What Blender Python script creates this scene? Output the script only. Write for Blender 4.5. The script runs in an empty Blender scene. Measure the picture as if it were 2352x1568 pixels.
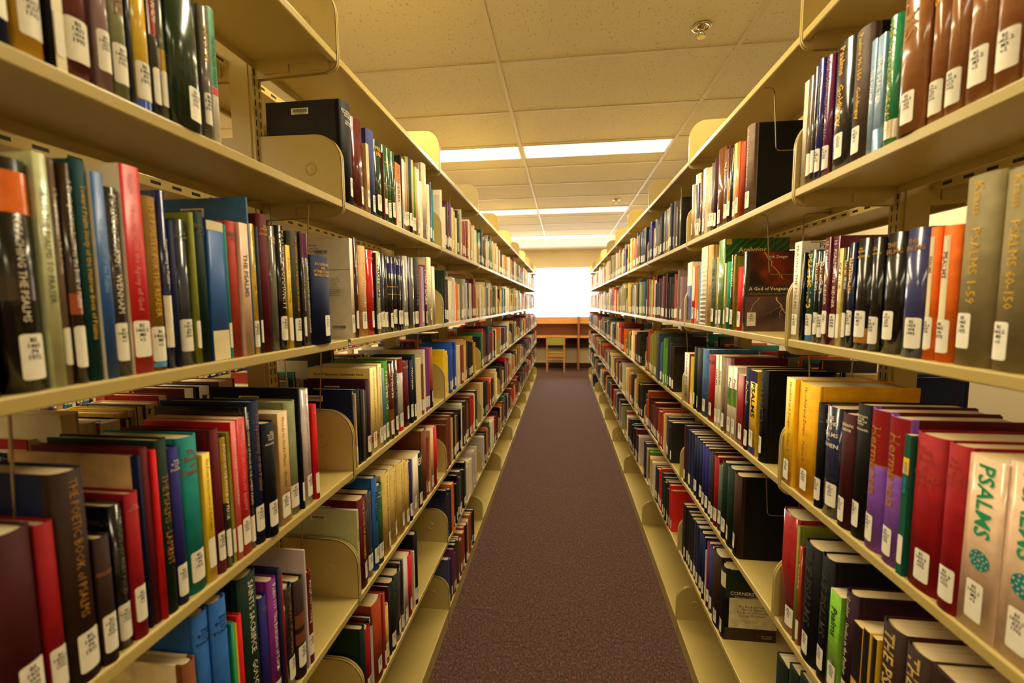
import bpy, bmesh, math, random
from mathutils import Vector, Matrix
# ---------------------------------------------------------------- camera, world, light, exposure
C = bpy.context.scene.collection
SC = bpy.context.scene
ZC = 1.64                      # camera height above the carpet
YAW, PITCH, ROLL = 0.1191, 0.0885, -0.0071
cam = bpy.data.objects.new('camera', bpy.data.cameras.new('camera')); C.objects.link(cam); SC.camera = cam
cam.data.sensor_width = 36; cam.data.lens = 982.31 / 2352 * 36
f_ = Vector((-math.sin(YAW) * math.cos(PITCH), math.cos(YAW) * math.cos(PITCH), -math.sin(PITCH)))
r_ = Vector((math.cos(YAW), math.sin(YAW), 0)); u_ = r_.cross(f_)
r2 = r_ * math.cos(ROLL) + u_ * math.sin(ROLL); u2 = -r_ * math.sin(ROLL) + u_ * math.cos(ROLL)
cam.matrix_world = Matrix(((r2.x, u2.x, -f_.x, 0), (r2.y, u2.y, -f_.y, 0), (r2.z, u2.z, -f_.z, ZC), (0, 0, 0, 1)))
cam.data.clip_start = .02
cam.data.dof.use_dof = True; cam.data.dof.focus_distance = 1.5; cam.data.dof.aperture_fstop = 2.8
vs = SC.view_settings
vs.view_transform = 'Standard'; vs.look = 'None'; vs.gamma = 1; vs.use_curve_mapping = False; vs.exposure = -0.22
w = bpy.data.worlds.new('world'); SC.world = w; w.use_nodes = True
bg = w.node_tree.nodes['Background']; bg.inputs[0].default_value = (1, .97, .90, 1); bg.inputs[1].default_value = 14.0
LIGHT = (1, .835, .50)
XL, XR, YL, YR, BAY = .5721, .558, 1.0898, 1.1471, .914
LEV = [z + ZC for z in (.6318, .2718, -.0928, -.4573, -.8297, -1.1927, -1.5509)]
DEP, POST = .228, .064         # shelf depth, upright depth
CEIL = ZC + 1.32
WALLY = 10.9
# fluorescent troffers in the ceiling grid: (x0, y0, power)
GX, GY = 1.255, .6096
TROFFER_ROWS = [(-1.18, 17), (1.26, 28), (3.70, 38), (6.14, 38), (8.58, 38)]
TROFFER_COLS = [-3, -2, -1, 0, 2]
for ry, pw in TROFFER_ROWS:
    for k in TROFFER_COLS:
        x0 = -.36 + GX * k
        if x0 < -4.2 or x0 > 3: continue
        l = bpy.data.lights.new('troffer_light', 'AREA'); l.shape = 'RECTANGLE'; l.size = 1.16; l.size_y = .27
        l.energy = pw; l.color = LIGHT
        o = bpy.data.objects.new('troffer_light', l); C.objects.link(o); o.location = (x0 + GX / 2, ry + .155, CEIL - .012)
po = bpy.data.lights.new('window_portal', 'AREA'); po.shape = 'RECTANGLE'; po.size = 5.6; po.size_y = 1.3; po.cycles.is_portal = True
pob = bpy.data.objects.new('window_portal', po); C.objects.link(pob); pob.location = (-.1, WALLY + .05, ZC + .26); pob.rotation_euler = (-math.pi / 2, 0, 0)

# ---------------------------------------------------------------- helpers
rnd = random.Random(11)
def srgb(r, g, b):
    f = lambda c: (c / 255 / 12.92) if c / 255 <= .04045 else ((c / 255 + .055) / 1.055) ** 2.4
    return (f(r), f(g), f(b), 1)
def nmat(name):
    m = bpy.data.materials.new(name); m.use_nodes = True
    nt = m.node_tree; b = nt.nodes['Principled BSDF']
    return m, nt, b
def noise(nt, scale, detail=2, coord='Object', vec=(1, 1, 1)):
    tc = nt.nodes.new('ShaderNodeTexCoord'); mp = nt.nodes.new('ShaderNodeMapping'); mp.inputs['Scale'].default_value = vec
    n = nt.nodes.new('ShaderNodeTexNoise'); n.inputs['Scale'].default_value = scale; n.inputs['Detail'].default_value = detail
    nt.links.new(tc.outputs[coord], mp.inputs[0]); nt.links.new(mp.outputs[0], n.inputs['Vector']); return n
def mixcol(nt, fac, a, b):
    m = nt.nodes.new('ShaderNodeMix'); m.data_type = 'RGBA'
    for i, v in ((6, a), (7, b)):
        if isinstance(v, tuple): m.inputs[i].default_value = v
        else: nt.links.new(v, m.inputs[i])
    if isinstance(fac, float): m.inputs[0].default_value = fac
    else: nt.links.new(fac, m.inputs[0])
    return m.outputs[2]
def ramp(nt, inp, a, b):
    r = nt.nodes.new('ShaderNodeMapRange'); r.inputs[1].default_value = a; r.inputs[2].default_value = b
    nt.links.new(inp, r.inputs[0]); return r.outputs[0]
def bump(nt, b, h, strength, dist=.001):
    bp = nt.nodes.new('ShaderNodeBump'); bp.inputs['Strength'].default_value = strength; bp.inputs['Distance'].default_value = dist
    nt.links.new(h, bp.inputs['Height']); nt.links.new(bp.outputs[0], b.inputs['Normal'])
def simple(name, col, rough=.6, metal=0, coat=0, var=.12, sc=30, bmp=0, bsc=300):
    m, nt, b = nmat(name)
    n = noise(nt, sc, 3); b.inputs['Specular IOR Level'].default_value = .5 if (coat or metal or rough < .4) else .2
    dk = tuple(c * (1 - var) for c in col[:3]) + (1,); lt = tuple(min(1, c * (1 + var)) for c in col[:3]) + (1,)
    nt.links.new(mixcol(nt, ramp(nt, n.outputs[0], .3, .7), dk, lt), b.inputs['Base Color'])
    b.inputs['Roughness'].default_value = rough; b.inputs['Metallic'].default_value = metal
    b.inputs['Coat Weight'].default_value = coat; b.inputs['Coat Roughness'].default_value = .12
    if bmp:
        n2 = noise(nt, bsc, 2); bump(nt, b, n2.outputs[0], bmp)
    return m
PAL = dict(beige=(205, 190, 160), black=(13, 12, 14), blue=(38, 92, 165), bottle=(15, 40, 26), brick=(178, 62, 45), bronze=(165, 112, 40), brown=(120, 66, 34),
  charcoal=(46, 44, 44), coral=(225, 95, 95), cream=(232, 218, 175), crimson=(150, 16, 24), darkblue=(22, 36, 90), darkbrown=(50, 30, 20), darkgreen=(28, 54, 34),
  darkgrey=(60, 58, 55), darkmaroon=(64, 15, 20), darkolive=(62, 58, 28), darkpurple=(62, 20, 40), darktaupe=(84, 66, 54), deepgreen=(14, 88, 68), deepteal=(20, 66, 66),
  forest=(48, 84, 38), gold=(222, 172, 40), green=(82, 142, 30), grey=(112, 108, 98), greygreen=(88, 104, 84), indigo=(40, 36, 112), ivory=(238, 226, 200), khaki=(208, 178, 98),
  khakigrey=(138, 124, 84), lightblue=(150, 182, 215), lightbrown=(158, 100, 52), lime=(122, 182, 48), maroon=(94, 18, 24), mauve=(152, 122, 126), mustard=(196, 158, 38),
  mustardbrown=(134, 96, 24), navy=(20, 30, 68), olive=(132, 136, 46), orange=(238, 112, 24), palegrey=(205, 200, 195), palemauve=(205, 190, 190), palesage=(196, 200, 150),
  paleyellow=(238, 214, 128), peach=(226, 192, 160), pink=(226, 142, 140), plum=(110, 38, 88), plumblack=(46, 20, 32), plumred=(98, 28, 52), purple=(122, 40, 128),
  red=(206, 24, 30), royal=(20, 80, 190), rust=(160, 62, 28), sage=(136, 142, 102), seagreen=(36, 150, 100), silver=(170, 165, 155), skyblue=(60, 150, 205), slate=(46, 54, 74),
  slateblue=(56, 62, 112), steelblue=(62, 104, 146), tan=(212, 172, 112), taupe=(116, 94, 78), teal=(22, 128, 124), violet=(146, 90, 200), white=(244, 240, 228),
  yellow=(235, 196, 50), yelloworange=(250, 200, 36), yelloworange2=(248, 178, 22))
WORD = dict(bottle='bottle green', darkgrey='dark grey', darkblue='dark blue', darkbrown='dark brown', darkgreen='dark green', darkmaroon='dark maroon', darkolive='dark olive',
  darkpurple='dark purple', darktaupe='dark taupe', deepgreen='deep green', deepteal='deep teal', forest='forest green', greygreen='grey green', khakigrey='khaki grey',
  lightblue='light blue', lightbrown='light brown', mustardbrown='mustard brown', palegrey='pale grey', palemauve='pale mauve', palesage='pale sage', paleyellow='pale yellow',
  plumblack='plum black', plumred='plum red', seagreen='sea green', skyblue='sky blue', slateblue='slate blue', steelblue='steel blue', yelloworange='yellow orange', yelloworange2='deep yellow')
MC = {}
def bookmat(col, fin='c'):
    if (col, fin) in MC: return MC[(col, fin)]
    c = srgb(*PAL[col])
    if fin == 'g': m = simple('glossy_' + col, c, .22, coat=.7, var=.10, sc=60, bmp=.25, bsc=45)
    elif fin == 'p': m = simple('card_' + col, c, .42, coat=.1, var=.06, sc=40)
    elif fin == 't': m = simple('ink_' + col, c, .5, var=.05)
    else: m = simple('cloth_' + col, c, .62, var=.16, sc=35, bmp=.3, bsc=900)
    MC[(col, fin)] = m; return m
def paper_mat():
    m, nt, b = nmat('paper_pages')
    n = noise(nt, 160, 2, vec=(.05, 6, .05)); n2 = noise(nt, 9, 2)
    a = mixcol(nt, ramp(nt, n.outputs[0], .3, .7), srgb(196, 176, 128), srgb(240, 226, 190))
    nt.links.new(mixcol(nt, ramp(nt, n2.outputs[0], .4, .75), a, srgb(214, 180, 120)), b.inputs['Base Color']); b.inputs['Roughness'].default_value = .85
    bump(nt, b, n.outputs[0], .3, .0006); return m
PAPER = paper_mat()
STICKER = simple('sticker_paper', srgb(238, 232, 212), .45, var=.04, sc=80)
INK = simple('ink_black_print', srgb(24, 22, 22), .5, var=.05)
STEEL = None
def steel_mat():
    m, nt, b = nmat('beige_painted_steel')
    n = noise(nt, 3, 3); n2 = noise(nt, 500, 2)
    nt.links.new(mixcol(nt, ramp(nt, n.outputs[0], .3, .7), srgb(182, 160, 92), srgb(190, 169, 102)), b.inputs['Base Color'])
    b.inputs['Roughness'].default_value = .34; bump(nt, b, n2.outputs[0], .08, .0005); return m
STEEL = steel_mat()
DARKHOLE = simple('slot_dark', srgb(18, 14, 10), .9)
WIRE = simple('wire_steel', srgb(160, 145, 115), .3, metal=.9, var=.1)

def obj(name, verts, faces, mat, parent=None, smooth=False, mats=None, fm=None):
    me = bpy.data.meshes.new(name); me.from_pydata(verts, [], faces)
    for m in (mats or [mat]): me.materials.append(m)
    if fm: me.polygons.foreach_set('material_index', fm)
    if smooth: me.polygons.foreach_set('use_smooth', [True] * len(me.polygons))
    me.update()
    o = bpy.data.objects.new(name, me); C.objects.link(o)
    if parent is not None: o.parent = parent
    return o
class MB:
    def __init__(s): s.v = []; s.f = []
    def add(s, v, f):
        n = len(s.v); s.v += v; s.f += [tuple(i + n for i in q) for q in f]
    def box(s, x0, x1, y0, y1, z0, z1):
        s.add([(x0, y0, z0), (x1, y0, z0), (x1, y1, z0), (x0, y1, z0), (x0, y0, z1), (x1, y0, z1), (x1, y1, z1), (x0, y1, z1)],
              [(0, 3, 2, 1), (4, 5, 6, 7), (0, 1, 5, 4), (1, 2, 6, 5), (2, 3, 7, 6), (3, 0, 4, 7)])
    def prism(s, pts, axis, a, b):
        """closed polygon pts extruded from a to b along axis ('y': pts=(x,z); 'z': pts=(x,y); 'x': pts=(y,z))"""
        def P(p, t): return {'y': (p[0], t, p[1]), 'z': (p[0], p[1], t), 'x': (t, p[0], p[1])}[axis]
        n = len(pts); v = [P(p, a) for p in pts] + [P(p, b) for p in pts]
        f = [(i, (i + 1) % n, n + (i + 1) % n, n + i) for i in range(n)] + [tuple(range(n))[::-1], tuple(range(n, 2 * n))]
        s.add(v, f)
    def tube(s, path, r, seg=8):
        rings = []
        for i, p in enumerate(path):
            p = Vector(p); a = Vector(path[max(0, i - 1)]); b = Vector(path[min(len(path) - 1, i + 1)]); d = (b - a).normalized()
            up = Vector((0, 0, 1)) if abs(d.z) < .9 else Vector((1, 0, 0))
            e1 = d.cross(up).normalized(); e2 = d.cross(e1)
            rings.append([tuple(p + (e1 * math.cos(t) + e2 * math.sin(t)) * r) for t in [2 * math.pi * k / seg for k in range(seg)]])
        v = [q for r_ in rings for q in r_]; f = []
        for i in range(len(rings) - 1):
            for k in range(seg):
                f.append((i * seg + k, i * seg + (k + 1) % seg, (i + 1) * seg + (k + 1) % seg, (i + 1) * seg + k))
        f += [tuple(range(seg)), tuple(range((len(rings) - 1) * seg, len(rings) * seg))[::-1]]
        s.add(v, f)
    def lathe(s, prof, cx, cy, seg=24):
        v = []; f = []
        for r, z in prof:
            for k in range(seg): t = 2 * math.pi * k / seg; v.append((cx + r * math.cos(t), cy + r * math.sin(t), z))
        for i in range(len(prof) - 1):
            for k in range(seg): f.append((i * seg + k, i * seg + (k + 1) % seg, (i + 1) * seg + (k + 1) % seg, (i + 1) * seg + k))
        s.add(v, f)
    def build(s, name, mat, parent=None, smooth=False, bevel=0):
        o = obj(name, s.v, s.f, mat, parent, smooth)
        bm = bmesh.new(); bm.from_mesh(o.data)
        if bevel: bmesh.ops.bevel(bm, geom=bm.edges[:], offset=bevel, segments=2, affect='EDGES', profile=.5)
        bmesh.ops.recalc_face_normals(bm, faces=bm.faces[:]); bm.to_mesh(o.data); bm.free()
        return o
def tag(o, label, cat, group=None, kind=None):
    o['label'] = label; o['category'] = cat
    if group: o['group'] = group
    if kind: o['kind'] = kind
    return o
def struct(o): o['kind'] = 'structure'; return o
def empty(name, loc=(0, 0, 0), rz=0):
    o = bpy.data.objects.new(name, None); C.objects.link(o); o.location = loc; o.rotation_euler = (0, 0, rz); o.empty_display_size = .05; return o
def arc(cx, cy, r, a0, a1, n):
    return [(cx + r * math.cos(math.radians(a0 + (a1 - a0) * i / n)), cy + r * math.sin(math.radians(a0 + (a1 - a0) * i / n))) for i in range(n + 1)]

# ---------------------------------------------------------------- room
YB = -3.0; XW0, XW1 = -4.1, 3.0
def carpet():
    m, nt, b = nmat('brown_loop_carpet')
    n = noise(nt, 130, 3, vec=(1, .5, 1)); n2 = noise(nt, 70, 2); n3 = noise(nt, 2.5, 2)
    wv = nt.nodes.new('ShaderNodeTexWave'); wv.inputs['Scale'].default_value = 34; wv.inputs['Distortion'].default_value = 9; wv.inputs['Detail'].default_value = 2; wv.inputs['Detail Scale'].default_value = 3
    wv.bands_direction = 'DIAGONAL'
    tc = nt.nodes.new('ShaderNodeTexCoord'); nt.links.new(tc.outputs['Object'], wv.inputs['Vector'])
    c1 = mixcol(nt, ramp(nt, n.outputs[0], .35, .65), srgb(28, 16, 13), srgb(124, 88, 72))
    c2 = mixcol(nt, ramp(nt, n2.outputs[0], .4, .62), c1, srgb(84, 52, 44))
    mu = nt.nodes.new('ShaderNodeMath'); mu.operation = 'MULTIPLY'; mu.inputs[1].default_value = .45; nt.links.new(wv.outputs['Fac'], mu.inputs[0])
    c3 = mixcol(nt, mu.outputs[0], c2, srgb(44, 27, 25))
    nt.links.new(c3, b.inputs['Base Color']); b.inputs['Roughness'].default_value = .95
    bump(nt, b, n.outputs[0], .8, .004); return m
mb = MB(); mb.box(XW0, XW1, YB, WALLY + .1, -.05, 0); struct(mb.build('floor', carpet()))
def tile_mat():
    m, nt, b = nmat('fissured_ceiling_tile')
    n = noise(nt, 95, 4, vec=(1, .5, 1)); v = nt.nodes.new('ShaderNodeTexVoronoi'); v.inputs['Scale'].default_value = 150
    tc = nt.nodes.new('ShaderNodeTexCoord'); nt.links.new(tc.outputs['Object'], v.inputs['Vector'])
    big = noise(nt, 60, 1)
    fis = ramp(nt, n.outputs[0], .62, .66)
    dots = nt.nodes.new('ShaderNodeMath'); dots.operation = 'LESS_THAN'; dots.inputs[1].default_value = .14; nt.links.new(v.outputs[0], dots.inputs[0])
    gate = ramp(nt, big.outputs[0], .52, .6)
    mm = nt.nodes.new('ShaderNodeMath'); mm.operation = 'MULTIPLY'; nt.links.new(dots.outputs[0], mm.inputs[0]); nt.links.new(gate, mm.inputs[1])
    mx = nt.nodes.new('ShaderNodeMath'); mx.operation = 'MAXIMUM'; mx.inputs[1].default_value = 0; nt.links.new(mm.outputs[0], mx.inputs[0]); 
    f2 = nt.nodes.new('ShaderNodeMath'); f2.operation = 'MULTIPLY'; f2.inputs[1].default_value = .35; nt.links.new(fis, f2.inputs[0])
    mx2 = nt.nodes.new('ShaderNodeMath'); mx2.operation = 'MAXIMUM'; nt.links.new(mx.outputs[0], mx2.inputs[0]); nt.links.new(f2.outputs[0], mx2.inputs[1])
    nt.links.new(mixcol(nt, mx2.outputs[0], srgb(212, 202, 176), srgb(84, 66, 40)), b.inputs['Base Color']); b.inputs['Roughness'].default_value = .9
    return m
mb = MB(); mb.box(XW0, XW1, YB, WALLY + .1, CEIL, CEIL + .05); struct(mb.build('ceiling', tile_mat()))
grid = simple('grid_paint', srgb(206, 194, 164), .5, var=.03)
mb = MB()
for k in range(-4, 4):
    x = -.36 + GX * k
    if XW0 < x < XW1: mb.box(x - .012, x + .012, YB, WALLY, CEIL - .006, CEIL + .001)
for k in range(-9, 15):
    y = 2.46 + GY * k
    if YB < y < WALLY: mb.box(XW0, XW1, y - .012, y + .012, CEIL - .005, CEIL + .001)
struct(mb.build('trim_1', grid))
wallm = simple('cream_wall_paint', srgb(222, 206, 168), .7, var=.03, sc=4, bmp=.05)
WX0, WX1, WZ0, WZ1 = -2.9, 2.7, ZC - .42, ZC + .905
mb = MB()
mb.box(XW0, XW1, WALLY, WALLY + .12, 0, WZ0); mb.box(XW0, XW1, WALLY, WALLY + .12, WZ1, CEIL)
mb.box(XW0, WX0, WALLY, WALLY + .12, WZ0, WZ1); mb.box(WX1, XW1, WALLY, WALLY + .12, WZ0, WZ1)
struct(mb.build('wall_back', wallm))
for nm, x0, x1 in (('wall_left', XW0 - .1, XW0), ('wall_right', XW1, XW1 + .1)):
    mb = MB(); mb.box(x0, x1, YB, WALLY + .1, 0, CEIL); struct(mb.build(nm, wallm))
mb = MB(); mb.box(XW0, XW1, YB - .1, YB, 0, CEIL); struct(mb.build('wall_front', wallm))
darkbase = simple('dark_rubber_base', srgb(52, 30, 24), .6)
mb = MB(); mb.box(XW0, XW1, WALLY - .012, WALLY, 0, .13); struct(mb.build('baseboard_back', darkbase))
winr = struct(empty('window_1', (0, WALLY, 0)))
fr = simple('window_frame_paint', srgb(236, 230, 210), .5)
mb = MB()
for a in (WX0, -1.0, .9, WX1): mb.box(a - .02, a + .02, .02, .07, WZ0, WZ1)
mb.box(WX0, WX1, .02, .07, WZ0, WZ0 + .03); mb.box(WX0, WX1, .02, .07, WZ1 - .03, WZ1)
mb.build('window_frame', fr, winr)
m, nt, b = nmat('window_glass'); nt.nodes.remove(b)
tr = nt.nodes.new('ShaderNodeBsdfTransparent'); gl = nt.nodes.new('ShaderNodeBsdfGlossy'); gl.inputs['Roughness'].default_value = .02
fre = nt.nodes.new('ShaderNodeFresnel'); fre.inputs[0].default_value = 1.2; mi = nt.nodes.new('ShaderNodeMixShader')
nt.links.new(fre.outputs[0], mi.inputs[0]); nt.links.new(tr.outputs[0], mi.inputs[1]); nt.links.new(gl.outputs[0], mi.inputs[2])
nt.links.new(mi.outputs[0], nt.nodes['Material Output'].inputs[0])
mb = MB(); mb.box(WX0, WX1, .04, .046, WZ0, WZ1); mb.build('window_pane', m, winr)

# ceiling fixtures
dm, nt, b = nmat('lit_prismatic_diffuser')
b.inputs['Base Color'].default_value = (.9, .9, .85, 1); b.inputs['Emission Color'].default_value = (1, .93, .72, 1); b.inputs['Emission Strength'].default_value = 5.5
nn = noise(nt, 200, 1); bump(nt, b, nn.outputs[0], .3)
fixm = simple('fixture_white_enamel', srgb(232, 226, 208), .4)
ordw = ['first', 'second', 'third', 'fourth', 'fifth', 'sixth', 'seventh', 'eighth', 'ninth', 'tenth']
i = 0
for rj, (ry, pw) in enumerate(TROFFER_ROWS):
    vis = ['', '', 'nearest lit ceiling row', 'middle lit ceiling row', 'farthest lit ceiling row'][rj]
    for k in TROFFER_COLS:
        x0 = -.36 + GX * k
        if x0 < -4.2 or x0 > 3: continue
        side = {0: 'above the aisle right of its grid bar', -1: 'above the aisle left of its grid bar', -2: 'above the left book range', -3: 'beyond the left book range', 2: 'beyond the right book range'}[k]
        e = empty('ceiling_light', (x0 + GX / 2, ry + .155, CEIL))
        if rj < 2: vis = ['ceiling row behind the camera', 'ceiling row over the camera'][rj]
        tag(e, ('fluorescent panel, %s, %s' % (vis, side)), 'ceiling light', 'fluorescent ceiling lights')
        mb = MB(); mb.box(-.60, .60, -.142, .142, -.006, -.002); mb.build('diffuser', dm, e)
        mb = MB()
        mb.box(-.615, .615, -.155, -.142, -.009, .001); mb.box(-.615, .615, .142, .155, -.009, .001); mb.box(-.615, -.6, -.142, .142, -.009, .001); mb.box(.6, .615, -.142, .142, -.009, .001)
        mb.build('frame', fixm, e)
chrome = simple('chrome', srgb(200, 190, 165), .15, metal=1, var=.05)
for i, (x, y) in enumerate(((.655, 2.27), (.672, 5.75), (.68, 8.9))):
    e = empty('fire_sprinkler', (x, y, CEIL)); tag(e, ('chrome pendant fire sprinkler in the ceiling, %s the camera' % ['nearest to', 'second from', 'farthest from'][i]), 'sprinkler', 'ceiling sprinklers')
    mb = MB(); mb.lathe([(.0, -.002), (.040, -.002), (.046, -.005), (.044, -.010), (.034, -.012), (.030, -.007), (.018, -.006), (.014, -.014), (0, -.014)], 0, 0); mb.build('escutcheon', chrome, e, True)
    mb = MB(); mb.lathe([(0, -.012), (.011, -.012), (.013, -.024), (.008, -.028), (0, -.028)], 0, 0, 12)
    mb.tube([(-.009, 0, -.026), (-.015, 0, -.038), (-.005, 0, -.050)], .0022, 6); mb.tube([(.009, 0, -.026), (.015, 0, -.038), (.005, 0, -.050)], .0022, 6); mb.build('head_body', chrome, e, True)
    mb = MB(); mb.lathe([(0, -.050), (.018, -.050), (.019, -.053), (0, -.053)], 0, 0, 16); mb.build('deflector', chrome, e)

# ---------------------------------------------------------------- steel shelving
def shelf_steel():
    m, nt, b = nmat('shelf_beige_steel'); b.inputs['Roughness'].default_value = .34
    tc = nt.nodes.new('ShaderNodeTexCoord'); sp = nt.nodes.new('ShaderNodeSeparateXYZ'); nt.links.new(tc.outputs['Object'], sp.inputs[0]); n = noise(nt, 3, 3)
    def M(op, a, bb=None, c=None):
        q = nt.nodes.new('ShaderNodeMath'); q.operation = op
        for i, v in enumerate((a, bb, c)):
            if v is None: continue
            if isinstance(v, (int, float)): q.inputs[i].default_value = v
            else: nt.links.new(v, q.inputs[i])
        return q.outputs[0]
    y = M('LESS_THAN', M('MODULO', M('ADD', sp.outputs[1], 2.0), .0508), .024); z = M('COMPARE', sp.outputs[2], -.0095, .0035); x = M('LESS_THAN', sp.outputs[0], -DEP + .0025)
    base = mixcol(nt, ramp(nt, n.outputs[0], .3, .7), srgb(182, 160, 92), srgb(190, 169, 102))
    nt.links.new(mixcol(nt, M('MULTIPLY', M('MULTIPLY', z, y), x), base, srgb(24, 16, 10)), b.inputs['Base Color']); return m
SHELF_STEEL = shelf_steel()
def shelf_mesh(mat=None):
    L = BAY - .016
    pts = [(-.014, -.020), (-.002, -.020), (0, -.018), (0, -.003), (-.001, -.001), (-.003, 0), (-DEP, 0), (-DEP, -.02), (-DEP + .002, -.02), (-DEP + .002, -.0015), (-.003, -.0015), (-.002, -.0025), (-.002, -.018), (-.014, -.018)]
    mb = MB(); mb.prism(pts, 'y', -L / 2, L / 2)
    return mb.build('shelf', mat or STEEL)
def bracket_mesh():
    out = [(-DEP, -.046), (-.03, -.040)] + arc(-.027, -.013, .027, -80, 0, 6) + [(.0, .09)] + arc(-.072, .098, .072, 0, 88, 10) + [(-DEP, .172)]
    mb = MB(); mb.prism(out, 'y', -.0006, .0006)
    # rolled rim along the free edge
    for p, q in zip(out[1:-1], out[2:]):
        dx, dz = q[0] - p[0], q[1] - p[1]; l = math.hypot(dx, dz); nx, nz = -dz / l * .0016, dx / l * .0016
        mb.add([(p[0], -.0006, p[1]), (q[0], -.0006, q[1]), (q[0] + nx, -.0006, q[1] + nz), (p[0] + nx, -.0006, p[1] + nz),
                (p[0], .0050, p[1]), (q[0], .0050, q[1]), (q[0] + nx, .0050, q[1] + nz), (p[0] + nx, .0050, p[1] + nz)],
               [(0, 1, 2, 3), (4, 5, 6, 7), (0, 1, 5, 4), (2, 3, 7, 6), (0, 3, 7, 4), (1, 2, 6, 5)])
    # pressed round dimple on both faces
    seg = 24
    for sgn in (1, -1):
        v = []; prof = [(.0175, .0002), (.0155, .0030), (.0135, .0032), (.0115, .0008), (0.0001, .0024)]
        for r, h in prof:
            for k in range(seg): t = 2 * math.pi * k / seg; v.append((-.085 + r * math.cos(t), sgn * (.0004 + h), .082 + r * math.sin(t)))
        mb.add(v, [(i * seg + k, i * seg + (k + 1) % seg, (i + 1) * seg + (k + 1) % seg, (i + 1) * seg + k) for i in range(len(prof) - 1) for k in range(seg)])
    # hanging lug with two slots under the shelf end
    return mb.build('end_bracket', STEEL)
def lug_mesh():
    mb = MB(); mb.prism([(-.20, -.036), (-.13, -.036), (-.13, -.016), (-.075, -.016), (-.075, -.036), (-.02, -.036), (-.02, -.012), (-.20, -.012)], 'y', -.0015, .0015)
    return mb.build('mounting_lug', STEEL)
def slotted_steel():
    m, nt, b = nmat('slotted_beige_steel'); b.inputs['Roughness'].default_value = .36
    tc = nt.nodes.new('ShaderNodeTexCoord'); sp = nt.nodes.new('ShaderNodeSeparateXYZ'); nt.links.new(tc.outputs['Object'], sp.inputs[0])
    def M(op, a, bb=None, c=None):
        n = nt.nodes.new('ShaderNodeMath'); n.operation = op
        for i, v in enumerate((a, bb, c)):
            if v is None: continue
            if isinstance(v, (int, float)): n.inputs[i].default_value = v
            else: nt.links.new(v, n.inputs[i])
        return n.outputs[0]
    z = M('LESS_THAN', M('MODULO', sp.outputs[2], .0254), .0165); y = M('COMPARE', M('ABSOLUTE', sp.outputs[1]), .0085, .0022)
    x = M('MAXIMUM', M('GREATER_THAN', sp.outputs[0], -.0006), M('LESS_THAN', sp.outputs[0], -POST + .0006))
    nt.links.new(mixcol(nt, M('MULTIPLY', M('MULTIPLY', z, y), x), srgb(184, 162, 94), srgb(14, 10, 8)), b.inputs['Base Color']); return m
SLOTTED = slotted_steel()
def post_mesh():
    mb = MB(); T = 2.40
    P_ = [(0, -.017), (0, .017), (-POST * .15, .017), (-POST * .15, .021), (-POST * .85, .021), (-POST * .85, .017), (-POST, .017), (-POST, -.017), (-POST * .85, -.017), (-POST * .85, -.021), (-POST * .15, -.021), (-POST * .15, -.017)]
    mb.prism(P_, 'z', 0, T)
    return mb.build('upright', SLOTTED)
def kick_mesh():
    mb = MB(); L = BAY - .01
    mb.box(-.012, -.006, -L / 2, L / 2, .0, LEV[6] - .02)
    return mb.build('kick_plate', STEEL)
PROTO = dict(shelf=shelf_mesh(), shelf_b=shelf_mesh(SHELF_STEEL), bracket=bracket_mesh(), post=post_mesh(), kick=kick_mesh(), lug=lug_mesh())
def inst(key, name, parent, loc, rz=0, sy=1):
    o = PROTO[key].copy(); o.name = name; C.objects.link(o); o.parent = parent; o.location = loc; o.rotation_euler = (0, 0, rz)
    if sy != 1: o.scale = (1, sy, 1)
    return o
def bay(name_label, xfront, sgn, ymid, first, group, levels=range(7), both=True, side_key='', kk=0):
    """sgn = +1: the aisle face looks to +x.  Origin on the floor under the aisle-side front edge."""
    e = empty('shelving_bay', (xfront, ymid, 0), 0 if sgn > 0 else math.pi); tag(e, name_label, 'bookshelf', group)
    for face in ((0, 1) if both else (0,)):
        for lv in levels:
            if face == 0: s = inst('shelf', 'shelf', e, (0, 0, LEV[lv]))
            else: s = inst('shelf_b', 'shelf', e, (-2 * DEP - POST, 0, LEV[lv]), math.pi)
            for yy in (-1, 1):
                if side_key == 'L' and face == 0 and lv == 2 and (kk, yy) in ((0, 1), (1, -1)): continue   # these two end plates are missing in the photo
                br = inst('bracket', 'end_bracket', s, (0.0012, yy * (BAY / 2 - .0062), 0), 0, 1 if yy > 0 else -1)
                if lv < 6: inst('lug', 'mounting_lug', s, (0, yy * (BAY / 2 - .009), 0))
        inst('kick', 'kick_plate', e, (0 if face == 0 else -2 * DEP - POST, 0, 0), 0 if face == 0 else math.pi)
    for yy in ((-1, 1) if first else ((1,) if sgn > 0 else (-1,))):
        p = inst('post', 'upright', e, (-DEP, yy * BAY / 2, 0))
    return e
BN = ['nearest bay', 'second bay', 'third bay', 'fourth bay', 'fifth bay', 'sixth bay', 'seventh bay', 'eighth bay', 'ninth bay', 'farthest bay']
for side, X, Y0, sg in (('left', -XL, YL, 1), ('right', XR, YR, -1)):
    for k in range(10):
        ym = Y0 + BAY * (k - .5)
        bay('beige steel double-sided shelving, %s of the range %s of the aisle' % (BN[k], side), X, sg, ym, k == 0, 'shelving bays of the %s range' % side, side_key='L' if side == 'left' else 'R', kk=k)
XN = -XL - 2 * DEP - POST - 1.13
for k in range(7):
    bay('beige steel shelving glimpsed through the left range, %s of that neighbouring range' % BN[k], XN, 1, YL + BAY * (k - .5), k == 0, 'shelving bays of the neighbouring range', both=False)
for o in PROTO.values(): bpy.data.objects.remove(o)

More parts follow.
